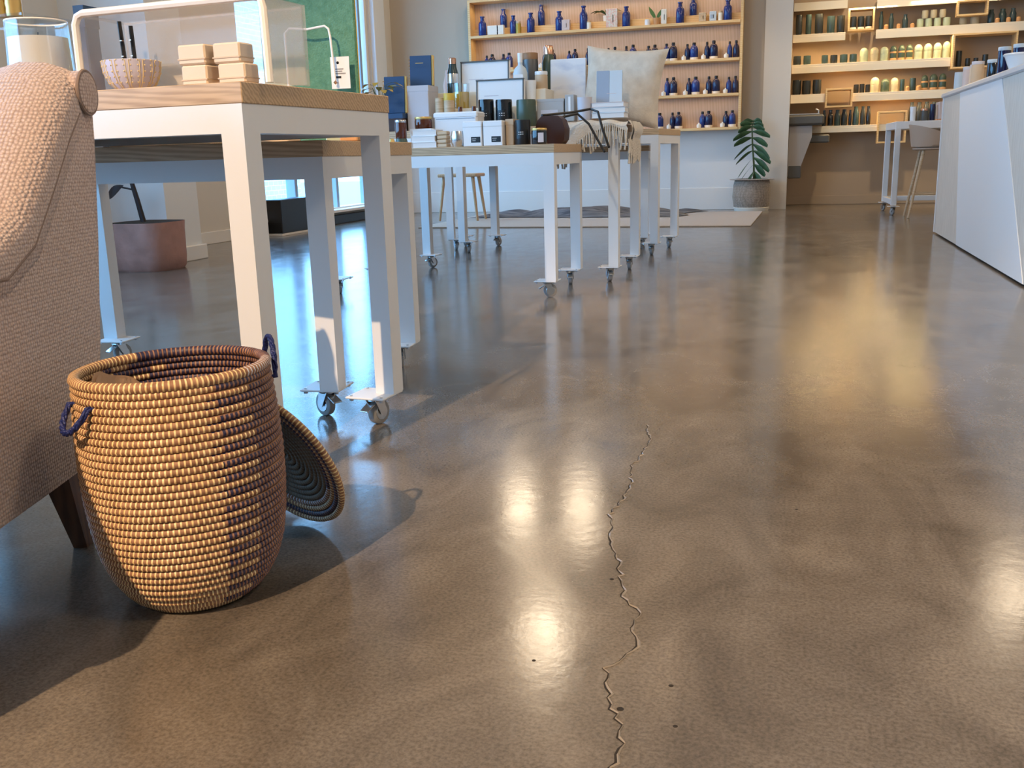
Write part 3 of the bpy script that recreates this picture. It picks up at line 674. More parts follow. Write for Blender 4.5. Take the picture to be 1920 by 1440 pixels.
# low goods on the lower table, glimpsed under the tall one
low = [('cork_tray', 'shallow cork tray on the lower table seen under the tall one', 'tray', (-1.62, 2.35), (0.30, 0.20, 0.020), 'ash'),
       ('kraft_box', 'small kraft box on the lower table near the green box', 'box', (-1.32, 2.35), (0.10, 0.08, 0.022), 'cream'),
       ('green_box', 'flat pale green box on the lower table', 'box', (-1.17, 2.45), (0.075, 0.09, 0.024), 'ceramic_mint'),
       ('wood_block', 'small wooden block at the right edge of the lower table', 'block', (-1.115, 2.38), (0.05, 0.06, 0.026), 'terracotta'),
       ('tin_box', 'silver tin on the left of the lower table', 'tin', (-1.86, 2.25), (0.06, 0.06, 0.022), 'silver'),
       ('brown_packet', 'brown packet on the far left of the lower table', 'packet', (-2.0, 2.3), (0.12, 0.06, 0.022), 'terracotta')]
for nm, lb, ct, (x, y), d, m in low:
    box_thing(nm, lb, ct, (x, y, T2H), d, m, rz=math.radians(3.9), parts=(('lid', (0, 0, d[2]-0.002), (d[0]+.002, d[1]+.002, 0.005), m),))

# ------------------------------------------------------------------ goods on the middle tables
zA, zB = T2H, T1H
rs = thing('display_riser', 'white two step display riser in the middle of the cushion table', 'display riser', (-1.60, 5.2, zB))
MB().box((-0.02, 0.07, 0.1), (0.70, 0.30, 0.2), bev=0.003).build('step', 'shelf_white', rs); MB().box((0.10, -0.145, 0.055), (0.50, 0.12, 0.11), bev=0.003).build('step', 'shelf_white', rs)
zR, zS = zB+0.2, zB+0.11
def books(label, x, y, z, w, d, hs, mats, grp):
    for k, (h, m) in enumerate(zip(hs, mats)):
        pos = 'bottom' if k == 0 else 'top' if k == len(hs)-1 else 'middle' if len(hs) == 3 else ORD[k]+' from the bottom'
        b = thing('book', label % pos, 'book', (x+random.uniform(-.004, .004), y, z), random.uniform(-.03, .03), grp)
        MB().box((0, 0, h/2), (w-0.004, d-0.004, h-0.006)).build('pages', 'paper', b)
        for zz in (0.0015, h-0.0015): MB().box((0, 0, zz), (w, d, 0.003)).build('cover', m, b)
        z += h
books('white hardback in the stack at the front left of the middle table, %s one', -1.682, 4.42, zA, 0.121, 0.10, (0.028, 0.028, 0.027), ('mug_white', 'mug_white', 'mug_white'), 'white books')
for k in range(4):
    box_thing('wood_block', 'small pale wooden block in the little stack beside the white books, %s' % ('bottom', 'second', 'third', 'top')[k], 'block', (-1.592, 4.40, zA+k*0.019), (0.05, 0.05, 0.018), 'pale_wood', rz=random.uniform(-.1, .1), group='wooden blocks', parts=(('cork', (0, 0, 0.017), (0.03, 0.03, 0.003), 'black'),))
lathe_thing('mosaic_votive', 'small silver mosaic votive glass between wood blocks and white box', 'candle', (-1.512, 4.38, zA), (('glass', [(0, 0), (0.026, 0), (0.034, 0.02), (0.035, 0.05), (0.030, 0.072), (0.027, 0.072), (0.031, 0.05), (0, 0.01)], 'silver'), ('wax', [(0, 0.01), (0.029, 0.012), (0.030, 0.055), (0, 0.055)], 'wax')))
def candle_box(lab, x, y, w):
    b = box_thing('candle_box', lab, 'box', (x, y, zA), (w, 0.085, 0.113), 'mug_white', rz=-0.03, group='white candle boxes', parts=(('lid_line', (0, 0, 0.088), (w+.001, 0.086, 0.0015), 'grey_box'), ('label', (0.016, -0.043, 0.030), (0.046, 0.001, 0.026), 'black')))
    for k, ww in enumerate((0.022, 0.016)): MB().box((0.008, -0.0438, 0.034-0.008*k), (ww, 0.0005, 0.002)).build('print_line', 'paper', b)
candle_box('white candle box with black label, left of the two', -1.434, 4.40, 0.092); candle_box('white candle box with black label, right of the two', -1.335, 4.40, 0.093)
box_thing('brown_box', 'plain brown card box right of the two white candle boxes', 'box', (-1.264, 4.44, zA), (0.036, 0.10, 0.118), 'cream_dark', parts=(('lid', (0, 0, 0.105), (0.038, 0.102, 0.027), 'cream_dark'),))
def canister(nm, lab, cat, x, y, z, r, h, m, ml=None, grp=None, lid=None):
    t = lathe_thing(nm, lab, cat, (x, y, z), (('body', [(0, 0), (r*0.96, 0), (r, 0.004), (r, h-0.008), (r*0.97, h-0.003), (r*0.97, h), (0, h)], m),), group=grp, n=28)
    if lid: MB().lathe([(0, h), (r*0.98, h), (r, h+0.004), (r, h+lid[1]-0.003), (r*0.96, h+lid[1]), (0, h+lid[1])], 28).build('lid', lid[0], t, smooth=True)
    if ml: 
        mb = MB(); k = 8
        for i in range(k):
            a0 = -PI/2-0.6+1.2*i/k; a1 = -PI/2-0.6+1.2*(i+1)/k; R = r+0.0006
            mb.add([(R*math.cos(a0), R*math.sin(a0), h*0.25), (R*math.cos(a1), R*math.sin(a1), h*0.25), (R*math.cos(a1), R*math.sin(a1), h*0.62), (R*math.cos(a0), R*math.sin(a0), h*0.62)], [(0, 1, 2, 3)])
        mb.build('label', ml, t)
        mb = MB()
        for zz in (0.5, 0.42): mb.add([((r+.001)*math.cos(a), (r+.001)*math.sin(a), h*zz+dz) for dz in (0, 0.003) for a in (-1.9, -1.57, -1.24)], [(0, 1, 4, 3), (1, 2, 5, 4)])
        mb.build('print_line', 'paper', t)
    return t
canister('candle_tin', 'short black candle in a squat tin behind the tagged candle', 'candle', -1.204, 4.40, zA, 0.036, 0.112, 'black', 'black')
canister('candle_jar', 'dark jar candle with gold lid and hanging tag, front right of the middle table', 'candle', -1.116, 4.36, zA, 0.036, 0.062, 'black_glass', lid=('gold', 0.010))
MB().box((-1.098, 4.318, zA+0.030), (0.026, 0.0015, 0.042), bev=0.0003).build('gift_tag', 'pink_card'); tag(bpy.data.objects['gift_tag'], 'pale rounded gift tag hanging on the dark jar candle', 'gift tag')
# leather bag with long black straps
bag = thing('leather_bag', 'dark brown leather bag with long black straps on the middle table', 'bag', (-1.10, 4.55, zA))
MB().loft([[(x*k+0.0, y, z) for x, y in ((-0.085, -0.05), (0.085, -0.05), (0.10, 0), (0.085, 0.05), (-0.085, 0.05), (-0.10, 0))] for z, k in ((0, 0.62), (0.02, 0.80), (0.07, 0.84), (0.11, 0.70), (0.13, 0.45))]).build('body', 'leather', bag, smooth=True, angle=60)
MB().tube([(-0.05, 0.0, 0.135), (0.06, 0.16, 0.150), (0.14, 0.22, 0.165), (0.18, 0.20, 0.150), (0.22, 0.12, 0.06), (0.26, 0.06, -0.02)], 0.006, 8).build('strap', 'black', bag, smooth=True)
MB().tube([(0.02, 0.02, 0.12), (0.10, 0.10, 0.140), (0.16, 0.08, 0.09), (0.22, 0.03, 0.0), (0.25, 0.0, -0.04)], 0.006, 8).build('strap', 'black', bag, smooth=True)
canister('amber_jar', 'low amber glass jar on a card box behind the white books', 'jar', -1.767, 4.60, zA+0.095, 0.044, 0.045, 'brown_glass', lid=('gold', 0.012))
box_thing('card_box', 'white card box carrying the low amber jar', 'box', (-1.765, 4.60, zA), (0.11, 0.10, 0.095), 'mug_white', parts=(('lid', (0, 0, 0.085), (0.112, 0.102, 0.02), 'mug_white'),))
canister('amber_bottle', 'dark red brown glass pot at the far left of the middle table', 'jar', -1.848, 4.50, zA+0.05, 0.028, 0.075, 'brown_glass', lid=('silver', 0.012))
lathe_thing('stone_dish', 'grey stone dish with small trinkets at the left of the middle table', 'dish', (-1.84, 4.36, zA), (('bowl', [(0, 0), (0.030, 0), (0.042, 0.03), (0.040, 0.032), (0.028, 0.008), (0, 0.008)], 'grey_box'), ('trinket', [(0, 0.01), (0.02, 0.02), (0.012, 0.045), (0, 0.05)], 'gold')))
lathe_thing('glass_stem_pot', 'small smoky pot under the amber pot', 'jar', (-1.848, 4.50, zA), (('body', [(0, 0), (0.03, 0), (0.034, 0.02), (0.026, 0.05), (0, 0.05)], 'olive_tin'),))
tr = thing('gift_carton', 'wide white gift carton with a dark edge line behind the white books', 'box', (-1.60, 4.66, zA), 0)
MB().box((0, 0, 0.085), (0.225, 0.12, 0.17), bev=0.008).build('body', 'mug_white', tr); MB().box((0, 0, 0.155), (0.229, 0.124, 0.028), bev=0.006).build('lid', 'mug_white', tr); MB().box((-0.0, -0.0625, 0.139), (0.20, 0.001, 0.003)).build('line', 'slate', tr)
# second row, on the taller table
canister('black_canister', 'tall black canister candle, left of the pair above the white boxes', 'candle', -1.533, 4.90, zB, 0.041, 0.143, 'black_glass', 'black', 'black canisters')
canister('black_canister', 'tall black canister candle, right of the pair above the white boxes', 'candle', -1.438, 4.90, zB, 0.043, 0.139, 'black_glass', 'black', 'black canisters')
canister('black_canister', 'wider dark green black canister candle right of the pair', 'candle', -1.32, 4.90, zB, 0.050, 0.134, 'olive_tin')
box_thing('grey_carton', 'wide grey carton with white panel beside the dark green canister', 'box', (-1.196, 4.95, zB), (0.14, 0.08, 0.134), 'grey_box', parts=(('panel', (-0.005, -0.041, 0.05), (0.09, 0.001, 0.06), 'mauve_box'), ('lid', (0, 0, 0.127), (0.142, 0.082, 0.014), 'grey_box')))
box_thing('grey_carton', 'narrow grey carton with white stripe left of the silver cup', 'box', (-1.096, 4.95, zB+0.021), (0.047, 0.08, 0.13), 'grey_box', parts=(('stripe', (0, -0.041, 0.08), (0.012, 0.001, 0.08), 'mug_white'),))
lathe_thing('silver_cup', 'grey metal tumbler between grey cartons and book stack', 'cup', (-1.02, 4.92, zB+0.024), (('body', [(0, 0), (0.032, 0), (0.038, 0.11), (0.036, 0.11), (0.030, 0.004), (0, 0.004)], 'mauve_box'), ('base', [(0, 0.001), (0.03, 0.001), (0.03, 0.006), (0, 0.006)], 'silver')))
books('pale book lying in the stack below the standing grey book, %s one', -0.897, 4.96, zB+0.030, 0.165, 0.12, (0.026, 0.026, 0.024), ('mug_white', 'pale_blue', 'pink_card'), 'pale books')
gb = thing('standing_book', 'slate and pale blue book standing open in front of the cushion', 'book', (-0.912, 5.02, zB+0.107), 0.05)
MB().box((-0.032, 0, 0.079), (0.066, 0.016, 0.158), bev=0.002, rx=-0.12).build('cover', 'slate', gb); MB().box((0.034, 0.0, 0.079), (0.066, 0.016, 0.158), bev=0.002, rx=-0.12).build('cover', 'pale_blue', gb); MB().box((0, 0.006, 0.079), (0.128, 0.012, 0.152), rx=-0.12).build('pages', 'paper', gb); MB().box((0.012, -0.0125, 0.045), (0.05, 0.001, 0.002), rx=-0.12).build('print_line', 'pink_card', gb)
mbd = thing('marble_board', 'white marble serving board standing upright with grey veins', 'serving board', (-1.19, 5.31, zB))
MB().box((0, 0, 0.18), (0.198, 0.02, 0.362), bev=0.004, rx=-0.06).build('slab', 'marble', mbd); MB().box((0, 0.03, 0.06), (0.05, 0.06, 0.12), bev=0.002).build('prop', 'grey_box', mbd); MB().box((0.09, 0.03, 0.16), (0.03, 0.03, 0.32), bev=0.002).build('edge_band', 'pale_wood', mbd)
# linen cushion
cu = thing('cushion', 'oat linen cushion with pointed corners at the right end of the middle table', 'cushion', (-0.905, 5.22, zB-0.002))
def pil(sg):
    def fn(u, v):
        a, b = 2*u-1, 2*v-1
        x = 0.5*a*(1-0.10*(1-b*b)); z = 0.5*b*(1-0.10*(1-a*a)); th = 0.5*(max(0, (1-a**4)*(1-b**4)))**0.45*0.30
        wr = 0.006*math.sin(9*a+4*b)*(1-abs(a))
        return (x*0.45, sg*(th*0.42+wr*0.3), z*0.41+0.2)
    return fn
pm = MB().grid(26, 26, pil(-1)).grid(26, 26, pil(1)).build('cover', 'linen', cu, smooth=True, angle=80); cu.rotation_euler = (-0.12, 0.10, -0.15)
MB().box((0.15, -0.004, 0.03), (0.02, 0.002, 0.05)).build('care_tag', 'throw', cu)
# fringed throw draped over the right end
th = thing('fringed_throw', 'cream throw with long tassels draped over the right end of the middle table', 'throw blanket', (0, 0, 0))
def drape(u, v):
    x = -1.13+0.35*u; s_ = v*0.46; yo = 4.795; zt = zB+0.006+0.012*math.sin(PI*u)+0.004*math.sin(19*u)
    if s_ < 0.12: return (x+0.004*math.sin(20*v), yo-0.018-0.010*math.sin(8*u), zt-0.015-(0.12-s_)*(0.55+0.45*math.cos(4*u)))
    return (x, yo+(s_-0.12), zt)
MB().grid(30, 26, drape).build('cloth', 'throw', th, smooth=True, angle=80)
def side(u, v):
    y = 4.80+0.36*u; z = zB+0.012-0.095*v; return (-0.780+0.016*math.sin(PI*min(1, v*1.2))+0.006*math.sin(13*u+3*v), y, z)
MB().grid(22, 10, side).build('cloth', 'throw', th, smooth=True, angle=80)
for k, (y_, w_) in enumerate(((4.825, 0.012), (4.86, 0.03))): MB().grid(20, 4, lambda u, v: (-1.12+0.335*u, y_+w_*v, zB+0.0085+0.012*math.sin(PI*u)+0.004*math.sin(19*u))).build('stripe', 'black', th)
for u0 in (0.12, 0.26): MB().grid(4, 10, lambda u, v: (side(u0+0.05*u, v)[0]+0.0025, side(u0+0.05*u, v)[1], side(u0+0.05*u, v)[2])).build('stripe', 'black', th)
fr = MB()
for i in range(34):
    u = i/33; x, y, z = drape(u, 0); l_ = 0.075+random.uniform(-.02, .025); dx = random.uniform(-.012, .012)
    fr.tube([(x, y, z+0.006), (x+dx*.4, y-0.006, z-l_*0.5), (x+dx, y-0.004, z-l_)], [0.0030, 0.0042, 0.0050], 5)
for i in range(40):
    u = i/39; x, y, z = side(u, 1); l_ = 0.085+random.uniform(-.025, .03); dy = random.uniform(-.012, .012)
    fr.tube([(x, y, z+0.006), (x+0.006, y+dy*.5, z-l_*0.5), (x+0.003, y+dy, z-l_)], [0.0030, 0.0044, 0.0050], 5)
fr.build('tassels', 'throw', th, smooth=True)['kind'] = 'stuff'
# boxes, bottles and notebooks on the riser
def framed(lab, x, y, z, w, h, grp):
    t = thing('boxed_print', lab, 'box', (x, y, z), 0, grp)
    MB().box((0, 0, h/2), (w, 0.03, h), bev=0.002, rx=-0.08).build('box', 'mug_white', t)
    for dx in (-1, 1): MB().box((dx*(w/2-0.004), -0.017, h/2), (0.006, 0.004, h), rx=-0.08).build('frame_edge', 'brushed', t)
    MB().box((0, -0.010+0.0, h-0.003), (w, 0.016, 0.006), rx=-0.08).build('frame_edge', 'brushed', t)
    for k in range(3): MB().box((-w*0.18, -0.0165+0.001*k, h*0.42-k*0.012), (w*0.3, 0.001, 0.003), rx=-0.08).build('print_line', 'mauve_box', t)
framed('white boxed print with grey frame, upper of the two on the riser', -1.625, 5.20, zR, 0.275, 0.162, 'boxed prints'); framed('white boxed print with grey frame, lower of the two on the riser', -1.497, 5.05, zS, 0.262, 0.142, 'boxed prints')
wb = lathe_thing('bottle', 'white labelled spray bottle standing behind the boxed prints', 'bottle', (-1.412, 5.14, zR), (('body', [(0, 0), (0.036, 0), (0.038, 0.004), (0.038, 0.085), (0.030, 0.108), (0.012, 0.125), (0.011, 0.14), (0, 0.14)], 'pale_blue'), ('cap', [(0, 0.138), (0.013, 0.138), (0.013, 0.186), (0, 0.186)], 'mug_white')))
MB().box((0.0, -0.0385, 0.045), (0.05, 0.001, 0.06), bev=0.0003).build('label', 'paper', wb)
MB().box((0.004, -0.0393, 0.055), (0.03, 0.0005, 0.003)).build('print_line', 'print_grey', wb); MB().box((0.004, -0.0393, 0.045), (0.022, 0.0005, 0.003)).build('print_line', 'print_grey', wb)
canister('storage_jar', 'dark storage jar with a wooden lid at the back of the riser', 'jar', -1.40, 5.30, zR, 0.044, 0.165, 'dark_steel', lid=('lid_wood', 0.034))
lathe_thing('flask', 'olive green vacuum flask with copper and silver cap', 'flask', (-1.312, 5.37, zR), (('body', [(0, 0), (0.036, 0), (0.038, 0.006), (0.038, 0.15), (0.028, 0.18), (0.024, 0.195), (0, 0.195)], 'olive_tin'), ('cap', [(0, 0.193), (0.026, 0.193), (0.026, 0.232), (0.022, 0.24), (0, 0.24)], 'copper')))
lathe_thing('flask', 'dark patterned slim flask with copper cap right of the navy notebook', 'flask', (-1.796, 5.15, zR), (('body', [(0, 0), (0.032, 0), (0.033, 0.005), (0.031, 0.10), (0.022, 0.135), (0.021, 0.15), (0, 0.15)], 'ceramic_teal'), ('cap', [(0, 0.148), (0.021, 0.148), (0.021, 0.178), (0.018, 0.182), (0, 0.182)], 'copper'), ('band', [(0.0328, 0.05), (0.0332, 0.06), (0.0320, 0.09), (0.0310, 0.10)], 'silver')))
def notebook(lab, x, y, z, w, h, grp):
    t = thing('notebook', lab, 'notebook', (x, y, z), 0.12, grp)
    MB().box((0, 0, h/2), (w, 0.014, h), bev=0.002, rx=-0.1).build('cover', 'navy_book', t); MB().box((0.002, 0.012, h/2), (w-0.004, 0.012, h-0.006), rx=-0.1).build('pages', 'cream', t)
    MB().box((w/2+0.006, 0.005, h/2), (0.012, 0.02, h), bev=0.002, rx=-0.1).build('spine_edge', 'gold', t)
    c = MB()
    for k in range(9): c.tube([(-w/2-0.003+0.005*math.cos(q*PI/4), 0.004+0.009*math.sin(q*PI/4), h*(0.08+0.1*k)) for q in range(8)], 0.0014, 5, closed=True)
    c.build('spiral_binding', 'gold', t)
    MB().box((0.0, -0.0095-0.02, h*0.74), (w*0.36, 0.001, 0.004), rx=-0.1).build('print_line', 'gold', t)
notebook('navy notebook with gold print standing on a pale box, higher one', -1.945, 5.06, zB+0.2365, 0.118, 0.158, 'navy notebooks'); notebook('navy notebook standing lower at the left, behind the gold leaves', -2.06, 4.955, zB+0.0955, 0.112, 0.19, 'navy notebooks')
box_thing('lilac_box', 'pale lilac box under the higher navy notebook', 'box', (-1.935, 5.04, zB), (0.125, 0.15, 0.235), 'mauve_box', parts=(('lid', (0, 0, 0.22), (0.127, 0.152, 0.03), 'mauve_box'),))
box_thing('wood_box', 'brown wooden box under the lower navy notebook', 'box', (-2.07, 4.97, zB), (0.13, 0.11, 0.095), 'leather', parts=(('lid', (0, 0, 0.082), (0.132, 0.112, 0.026), 'navy_book'),))
lathe_thing('candle_glass', 'tumbler of yellow wax on the lower riser step', 'candle', (-1.715, 5.04, zS), (('wax', [(0, 0.003), (0.040, 0.003), (0.043, 0.085), (0, 0.085)], 'yellow'), ('glass', [(0, 0), (0.042, 0), (0.047, 0.13), (0.045, 0.13), (0.041, 0.002), (0, 0.002)], 'clear')))
canister('wood_cup', 'small pale wooden cup left of the yellow candle', 'cup', -1.805, 4.95, zB, 0.024, 0.165, 'pale_wood'); canister('wood_cup', 'taller wooden cup with amber lid beside the yellow candle', 'cup', -1.749, 4.94, zB, 0.028, 0.150, 'pale_wood', lid=('yellow', 0.035))
lathe_thing('white_cup', 'white tapered cup behind the dark green canister', 'cup', (-1.346, 5.10, zB+0.11), (('body', [(0, 0), (0.024, 0), (0.030, 0.132), (0.028, 0.132), (0.022, 0.004), (0, 0.004)], 'mug_white'),))
canister('tan_canister', 'tan canister with white stripe left of the marble board', 'canister', -1.306, 5.17, zR, 0.034, 0.072, 'cream_dark', lid=('mug_white', 0.018))
lathe_thing('copper_pin', 'blush ceramic bottle vase right of the navy notebook', 'vase', (-1.866, 5.26, zR), (('body', [(0, 0), (0.022, 0), (0.026, 0.05), (0.014, 0.10), (0.011, 0.13), (0, 0.13)], 'pink_card'),))
for k, x in enumerate((-1.658, -1.584)):
    c_ = lathe_thing('small_bottle', 'tiny amber bottle with white label, %s of the two by the black canisters' % ('left', 'right')[k], 'bottle', (x, 4.85, zB), (('body', [(0, 0), (0.022, 0), (0.024, 0.06), (0.012, 0.085), (0.011, 0.11), (0, 0.11)], 'brown_glass'), ('label', [(0.0246, 0.012), (0.0250, 0.055)], 'paper')), group='tiny amber bottles')
# gold leaf sprigs
gl = thing('gold_leaf_sprig', 'gold leaf sprig in a slim glass vase beside the window', 'leaf sprig', (-2.10, 4.845, zB))
MB().lathe([(0, 0), (0.022, 0), (0.018, 0.06), (0.010, 0.13), (0.012, 0.16), (0.010, 0.16), (0.008, 0.13), (0, 0.01)], 16).build('vase', 'clear', gl, smooth=True)
for k in range(12):
    a = k*2.4; r = 0.05+0.045*random.random(); z = 0.235+random.uniform(-.035, .02)
    p = Vector((r*math.cos(a), r*math.sin(a)*0.6, z)); d = Vector((math.cos(a), math.sin(a)*0.6, -0.25)).normalized(); s_ = Vector((-d.y, d.x, 0)).normalized()
    g = MB().grid(5, 4, lambda u, v: tuple(p+d*(u*0.05)+s_*((v-0.5)*0.034*math.sin(PI*min(0.98, u*0.9+0.05)))+Vector((0, 0, 0.008*math.sin(PI*u)))))
    g.build('leaf', 'gold_leaf', gl, smooth=True)
    MB().tube([(0, 0, 0.12), p*0.6+Vector((0, 0, 0.09)), p], 0.0014, 5).build('stem', 'stem', gl)

# ------------------------------------------------------------------ wooden niche shelf on the back wall
NX0, NX1, NZ0, NZ1, ND = -3.605, -0.560, 0.860, 2.365, 0.20
ns = thing('wall_shelf', 'large birch wall shelf with four levels of blue bottles on the back wall', 'shelf', ((NX0+NX1)/2, YB-ND/2-0.001, NZ0))
cx = (NX1-NX0)/2
MB().box((0, ND/2-0.006, (NZ1-NZ0)/2), (2*cx, 0.012, NZ1-NZ0)).build('back_panel', 'ply', ns)
for s_ in (-1, 1): MB().box((s_*(cx-0.014), 0, (NZ1-NZ0)/2), (0.028, ND-0.013, NZ1-NZ0), bev=0.001).build('side_board', 'plyedge', ns)
for z, nm in ((0.014, 'bottom_board'), (1.24-NZ0-0.014, 'shelf_board'), (1.6-NZ0-0.014, 'shelf_board'), (1.98-NZ0-0.014, 'shelf_board'), (NZ1-NZ0-0.014, 'top_board')):
    MB().box((0, -0.0065, z), (2*cx-0.057, ND-0.013, 0.028), bev=0.001).build(nm, 'plyedge', ns)
MB().box((0, ND/2-0.012-0.042, 1.98-NZ0+0.04), (2*cx-0.06, 0.084, 0.08)).build('riser_step', 'plyedge', ns)
def blue_bottle_parts(r, h, m):
    return MB().lathe([(0, 0), (r*0.94, 0), (r, 0.004), (r, h*0.60), (r*0.90, h*0.68), (r*0.52, h*0.77), (r*0.46, h*0.92), (r*0.62, h*0.945), (r*0.62, h), (r*0.40, h), (0, h)], 18)
YS = YB-0.12
def bottle(lab, x, z, w, h, m, grp, y=YS, stopper=None):
    t = thing('bottle', lab, 'bottle', (x, y, z), 0, grp)
    if stopper:
        r = w*0.60; hb = h*0.86
        MB().lathe([(0, 0), (r*0.94, 0), (r, 0.004), (r, hb*0.62), (r*0.93, hb*0.74), (r*0.70, hb*0.86), (r*0.42, hb*0.93), (r*0.36, hb), (0, hb)], 18).build('body', m, t, smooth=True)
    else: blue_bottle_parts(w/2, h, m).build('body', m, t, smooth=True)
    if stopper: MB().lathe([(0, h*0.85), (w*0.26, h*0.85), (w*0.28, h*0.87), (w*0.24, h), (0, h)], 12).build('pump_cap', stopper, t, smooth=True)
    return t
L1 = [(-3.447, 0.095, 0.207), (-3.082, 0.081, 0.196), (-2.88, 0.098, 0.211), (-2.552, 0.091, 0.207), (-2.278, 0.096, 0.261), (-1.805, 0.093, 0.208), (-1.225, 0.102, 0.214), (-0.725, 0.094, 0.202)]
for i, (x, w, h) in enumerate(L1): bottle('large cobalt bottle, %s from the left at the front of top niche shelf' % ORD[i], x, 1.981, min(w, 0.090), h if i != 4 else 0.245, 'cobalt', 'large cobalt bottles', y=YB-0.148)
for i, (x, w, h) in enumerate([(-3.222, 0.092, 0.205), (-2.78, 0.092, 0.222), (-1.096, 0.090, 0.18)]): bottle('cobalt bottle on the back step of top niche shelf, %s from left' % ORD[i], x, 2.061, min(0.080, w), h, 'cobalt', 'raised cobalt bottles', y=YB-0.055)
misc = [('tin_stack', 'two cream tins with a dark ribbon on the top niche shelf', 'tin', -3.282, 0.19, 0.10, 'label_white'), ('green_jar', 'olive green jar on a cream tin on the top niche shelf', 'jar', -3.02, 0.06, 0.128, 'gold_leaf'),
        ('card_box', 'pale card box beside a dark notebook on the top niche shelf', 'box', -2.472, 0.09, 0.112, 'pink_card'), ('label_candle', 'small candle with white label on the top niche shelf', 'candle', -2.215, 0.05, 0.082, 'label_white'),
        ('speckled_box', 'tall pink speckled box in front of the air plant on the top niche shelf', 'box', -1.958, 0.125, 0.193, 'pink_pattern'), ('white_cup', 'small white cup on the top niche shelf', 'cup', -1.572, 0.06, 0.058, 'mug_white'),
        ('tall_carton', 'tall cream carton right of the potted leaf on the top niche shelf', 'box', -1.393, 0.058, 0.15, 'label_white'), ('wood_box', 'plain wooden box on the top niche shelf right of the raised bottle', 'box', -0.985, 0.075, 0.09, 'pale_wood'),
        ('triangle_card', 'grey and white carton with diagonal split on the top niche shelf', 'box', -0.876, 0.07, 0.096, 'pale_blue'), ('cream_jar', 'cream jar next to the rightmost large cobalt bottle', 'jar', -0.80, 0.05, 0.095, 'label_white')]
for nm, lb, ct, x, w, h, m in misc:
    if nm in ('label_candle', 'white_cup', 'cream_jar', 'green_jar'):
        lathe_thing(nm, lb, ct, (x, YB-0.162, 1.981), (('body', [(0, 0), (w/2, 0), (w/2, h*0.8), (w*0.46, h*0.82), (0, h*0.82)], m), ('lid', [(0, h*0.82), (w*0.47, h*0.82), (w*0.45, h), (0, h)], 'pale_wood' if nm != 'white_cup' else 'mug_white')))
    else:
        box_thing(nm, lb, ct, (x, YB-0.165, 1.981), (w, 0.055, h), m, parts=(('band', (w*0.12, 0, h*0.5), (0.012, 0.057, h*0.98), 'black' if nm == 'tin_stack' else m), ('front_panel', (-w*0.1, -0.028, h*0.45), (w*0.5, 0.001, h*0.4), 'slate' if nm == 'triangle_card' else m)))
# air plant and potted leaf
def fronds(root, n, ln, droop, base, w, m, spread=1.0):
    for k in range(n):
        a = 2*PI*k/n+0.4*random.random(); d = Vector((math.cos(a)*spread, math.sin(a)*0.25, 0)); L_ = ln*random.uniform(.75, 1.1)
        def fn(u, v):
            c = base+d*(L_*u)+Vector((0, 0, L_*(0.9*u-droop*u*u))); s_ = Vector((-d.y, d.x, 0.35)).normalized()
            return tuple(c+s_*((v-0.5)*w*math.sin(PI*(0.08+0.90*u))**0.8))
        MB().grid(8, 3, fn).build('leaf', m, root, smooth=True)
ap = thing('air_plant', 'green air plant with arching leaves behind the speckled box', 'plant', (-2.04, YB-0.055, 2.061)); MB().lathe([(0, 0), (0.035, 0), (0.04, 0.06), (0, 0.055)], 14).build('pot', 'label_white', ap, smooth=True); fronds(ap, 8, 0.22, 0.75, Vector((0, 0, 0.06)), 0.030, 'leaf', 0.95)
pl = thing('potted_leaf', 'small potted plant with one broad leaf on the top niche shelf', 'plant', (-1.479, YB-0.15, 1.981)); MB().lathe([(0, 0), (0.03, 0), (0.038, 0.07), (0.034, 0.07), (0, 0.06)], 14).build('pot', 'terracotta', pl, smooth=True)
MB().grid(8, 5, lambda u, v: (-0.01-0.07*u+(v-.5)*0.045*math.sin(PI*(0.1+.88*u)), (v-.5)*0.01, 0.06+0.13*u)).build('leaf', 'leaf_light', pl, smooth=True); MB().grid(8, 5, lambda u, v: (0.01+0.05*u+(v-.5)*0.04*math.sin(PI*(0.1+.88*u)), (v-.5)*0.01, 0.06+0.10*u)).build('leaf', 'leaf_light', pl, smooth=True)
P2 = [(-3.426, 0.052, 0.172), (-3.352, 0.07, 0.18), (-3.226, 0.057, 0.179), (-3.15, 0.069, 0.186), (-2.74, 0.049, 0.187), (-2.648, 0.078, 0.194), (-2.458, 0.049, 0.172), (-2.385, 0.06, 0.185), (-2.246, 0.048, 0.189), (-2.013, 0.047, 0.176), (-1.936, 0.059, 0.183), (-1.814, 0.053, 0.187), (-1.735, 0.07, 0.194), (-1.565, 0.058, 0.173), (-1.496, 0.07, 0.181), (-1.369, 0.058, 0.185), (-1.297, 0.074, 0.192), (-1.148, 0.051, 0.172), (-1.074, 0.073, 0.179), (-0.939, 0.05, 0.182), (-0.866, 0.073, 0.189), (-0.70, 0.044, 0.174), (-0.632, 0.055, 0.181)]
P3 = [(-1.362, 0.052, 0.19), (-1.29, 0.07, 0.193), (-1.126, 0.051, 0.179), (-1.051, 0.075, 0.187), (-0.912, 0.057, 0.186), (-0.833, 0.068, 0.188), (-0.70, 0.051, 0.17), (-0.631, 0.056, 0.178)]
P4 = [(-1.438, 0.071, 0.174), (-1.3, 0.052, 0.174), (-1.23, 0.064, 0.177), (-0.974, 0.057, 0.173), (-0.905, 0.068, 0.176), (-0.723, 0.056, 0.169), (-0.653, 0.062, 0.172)]
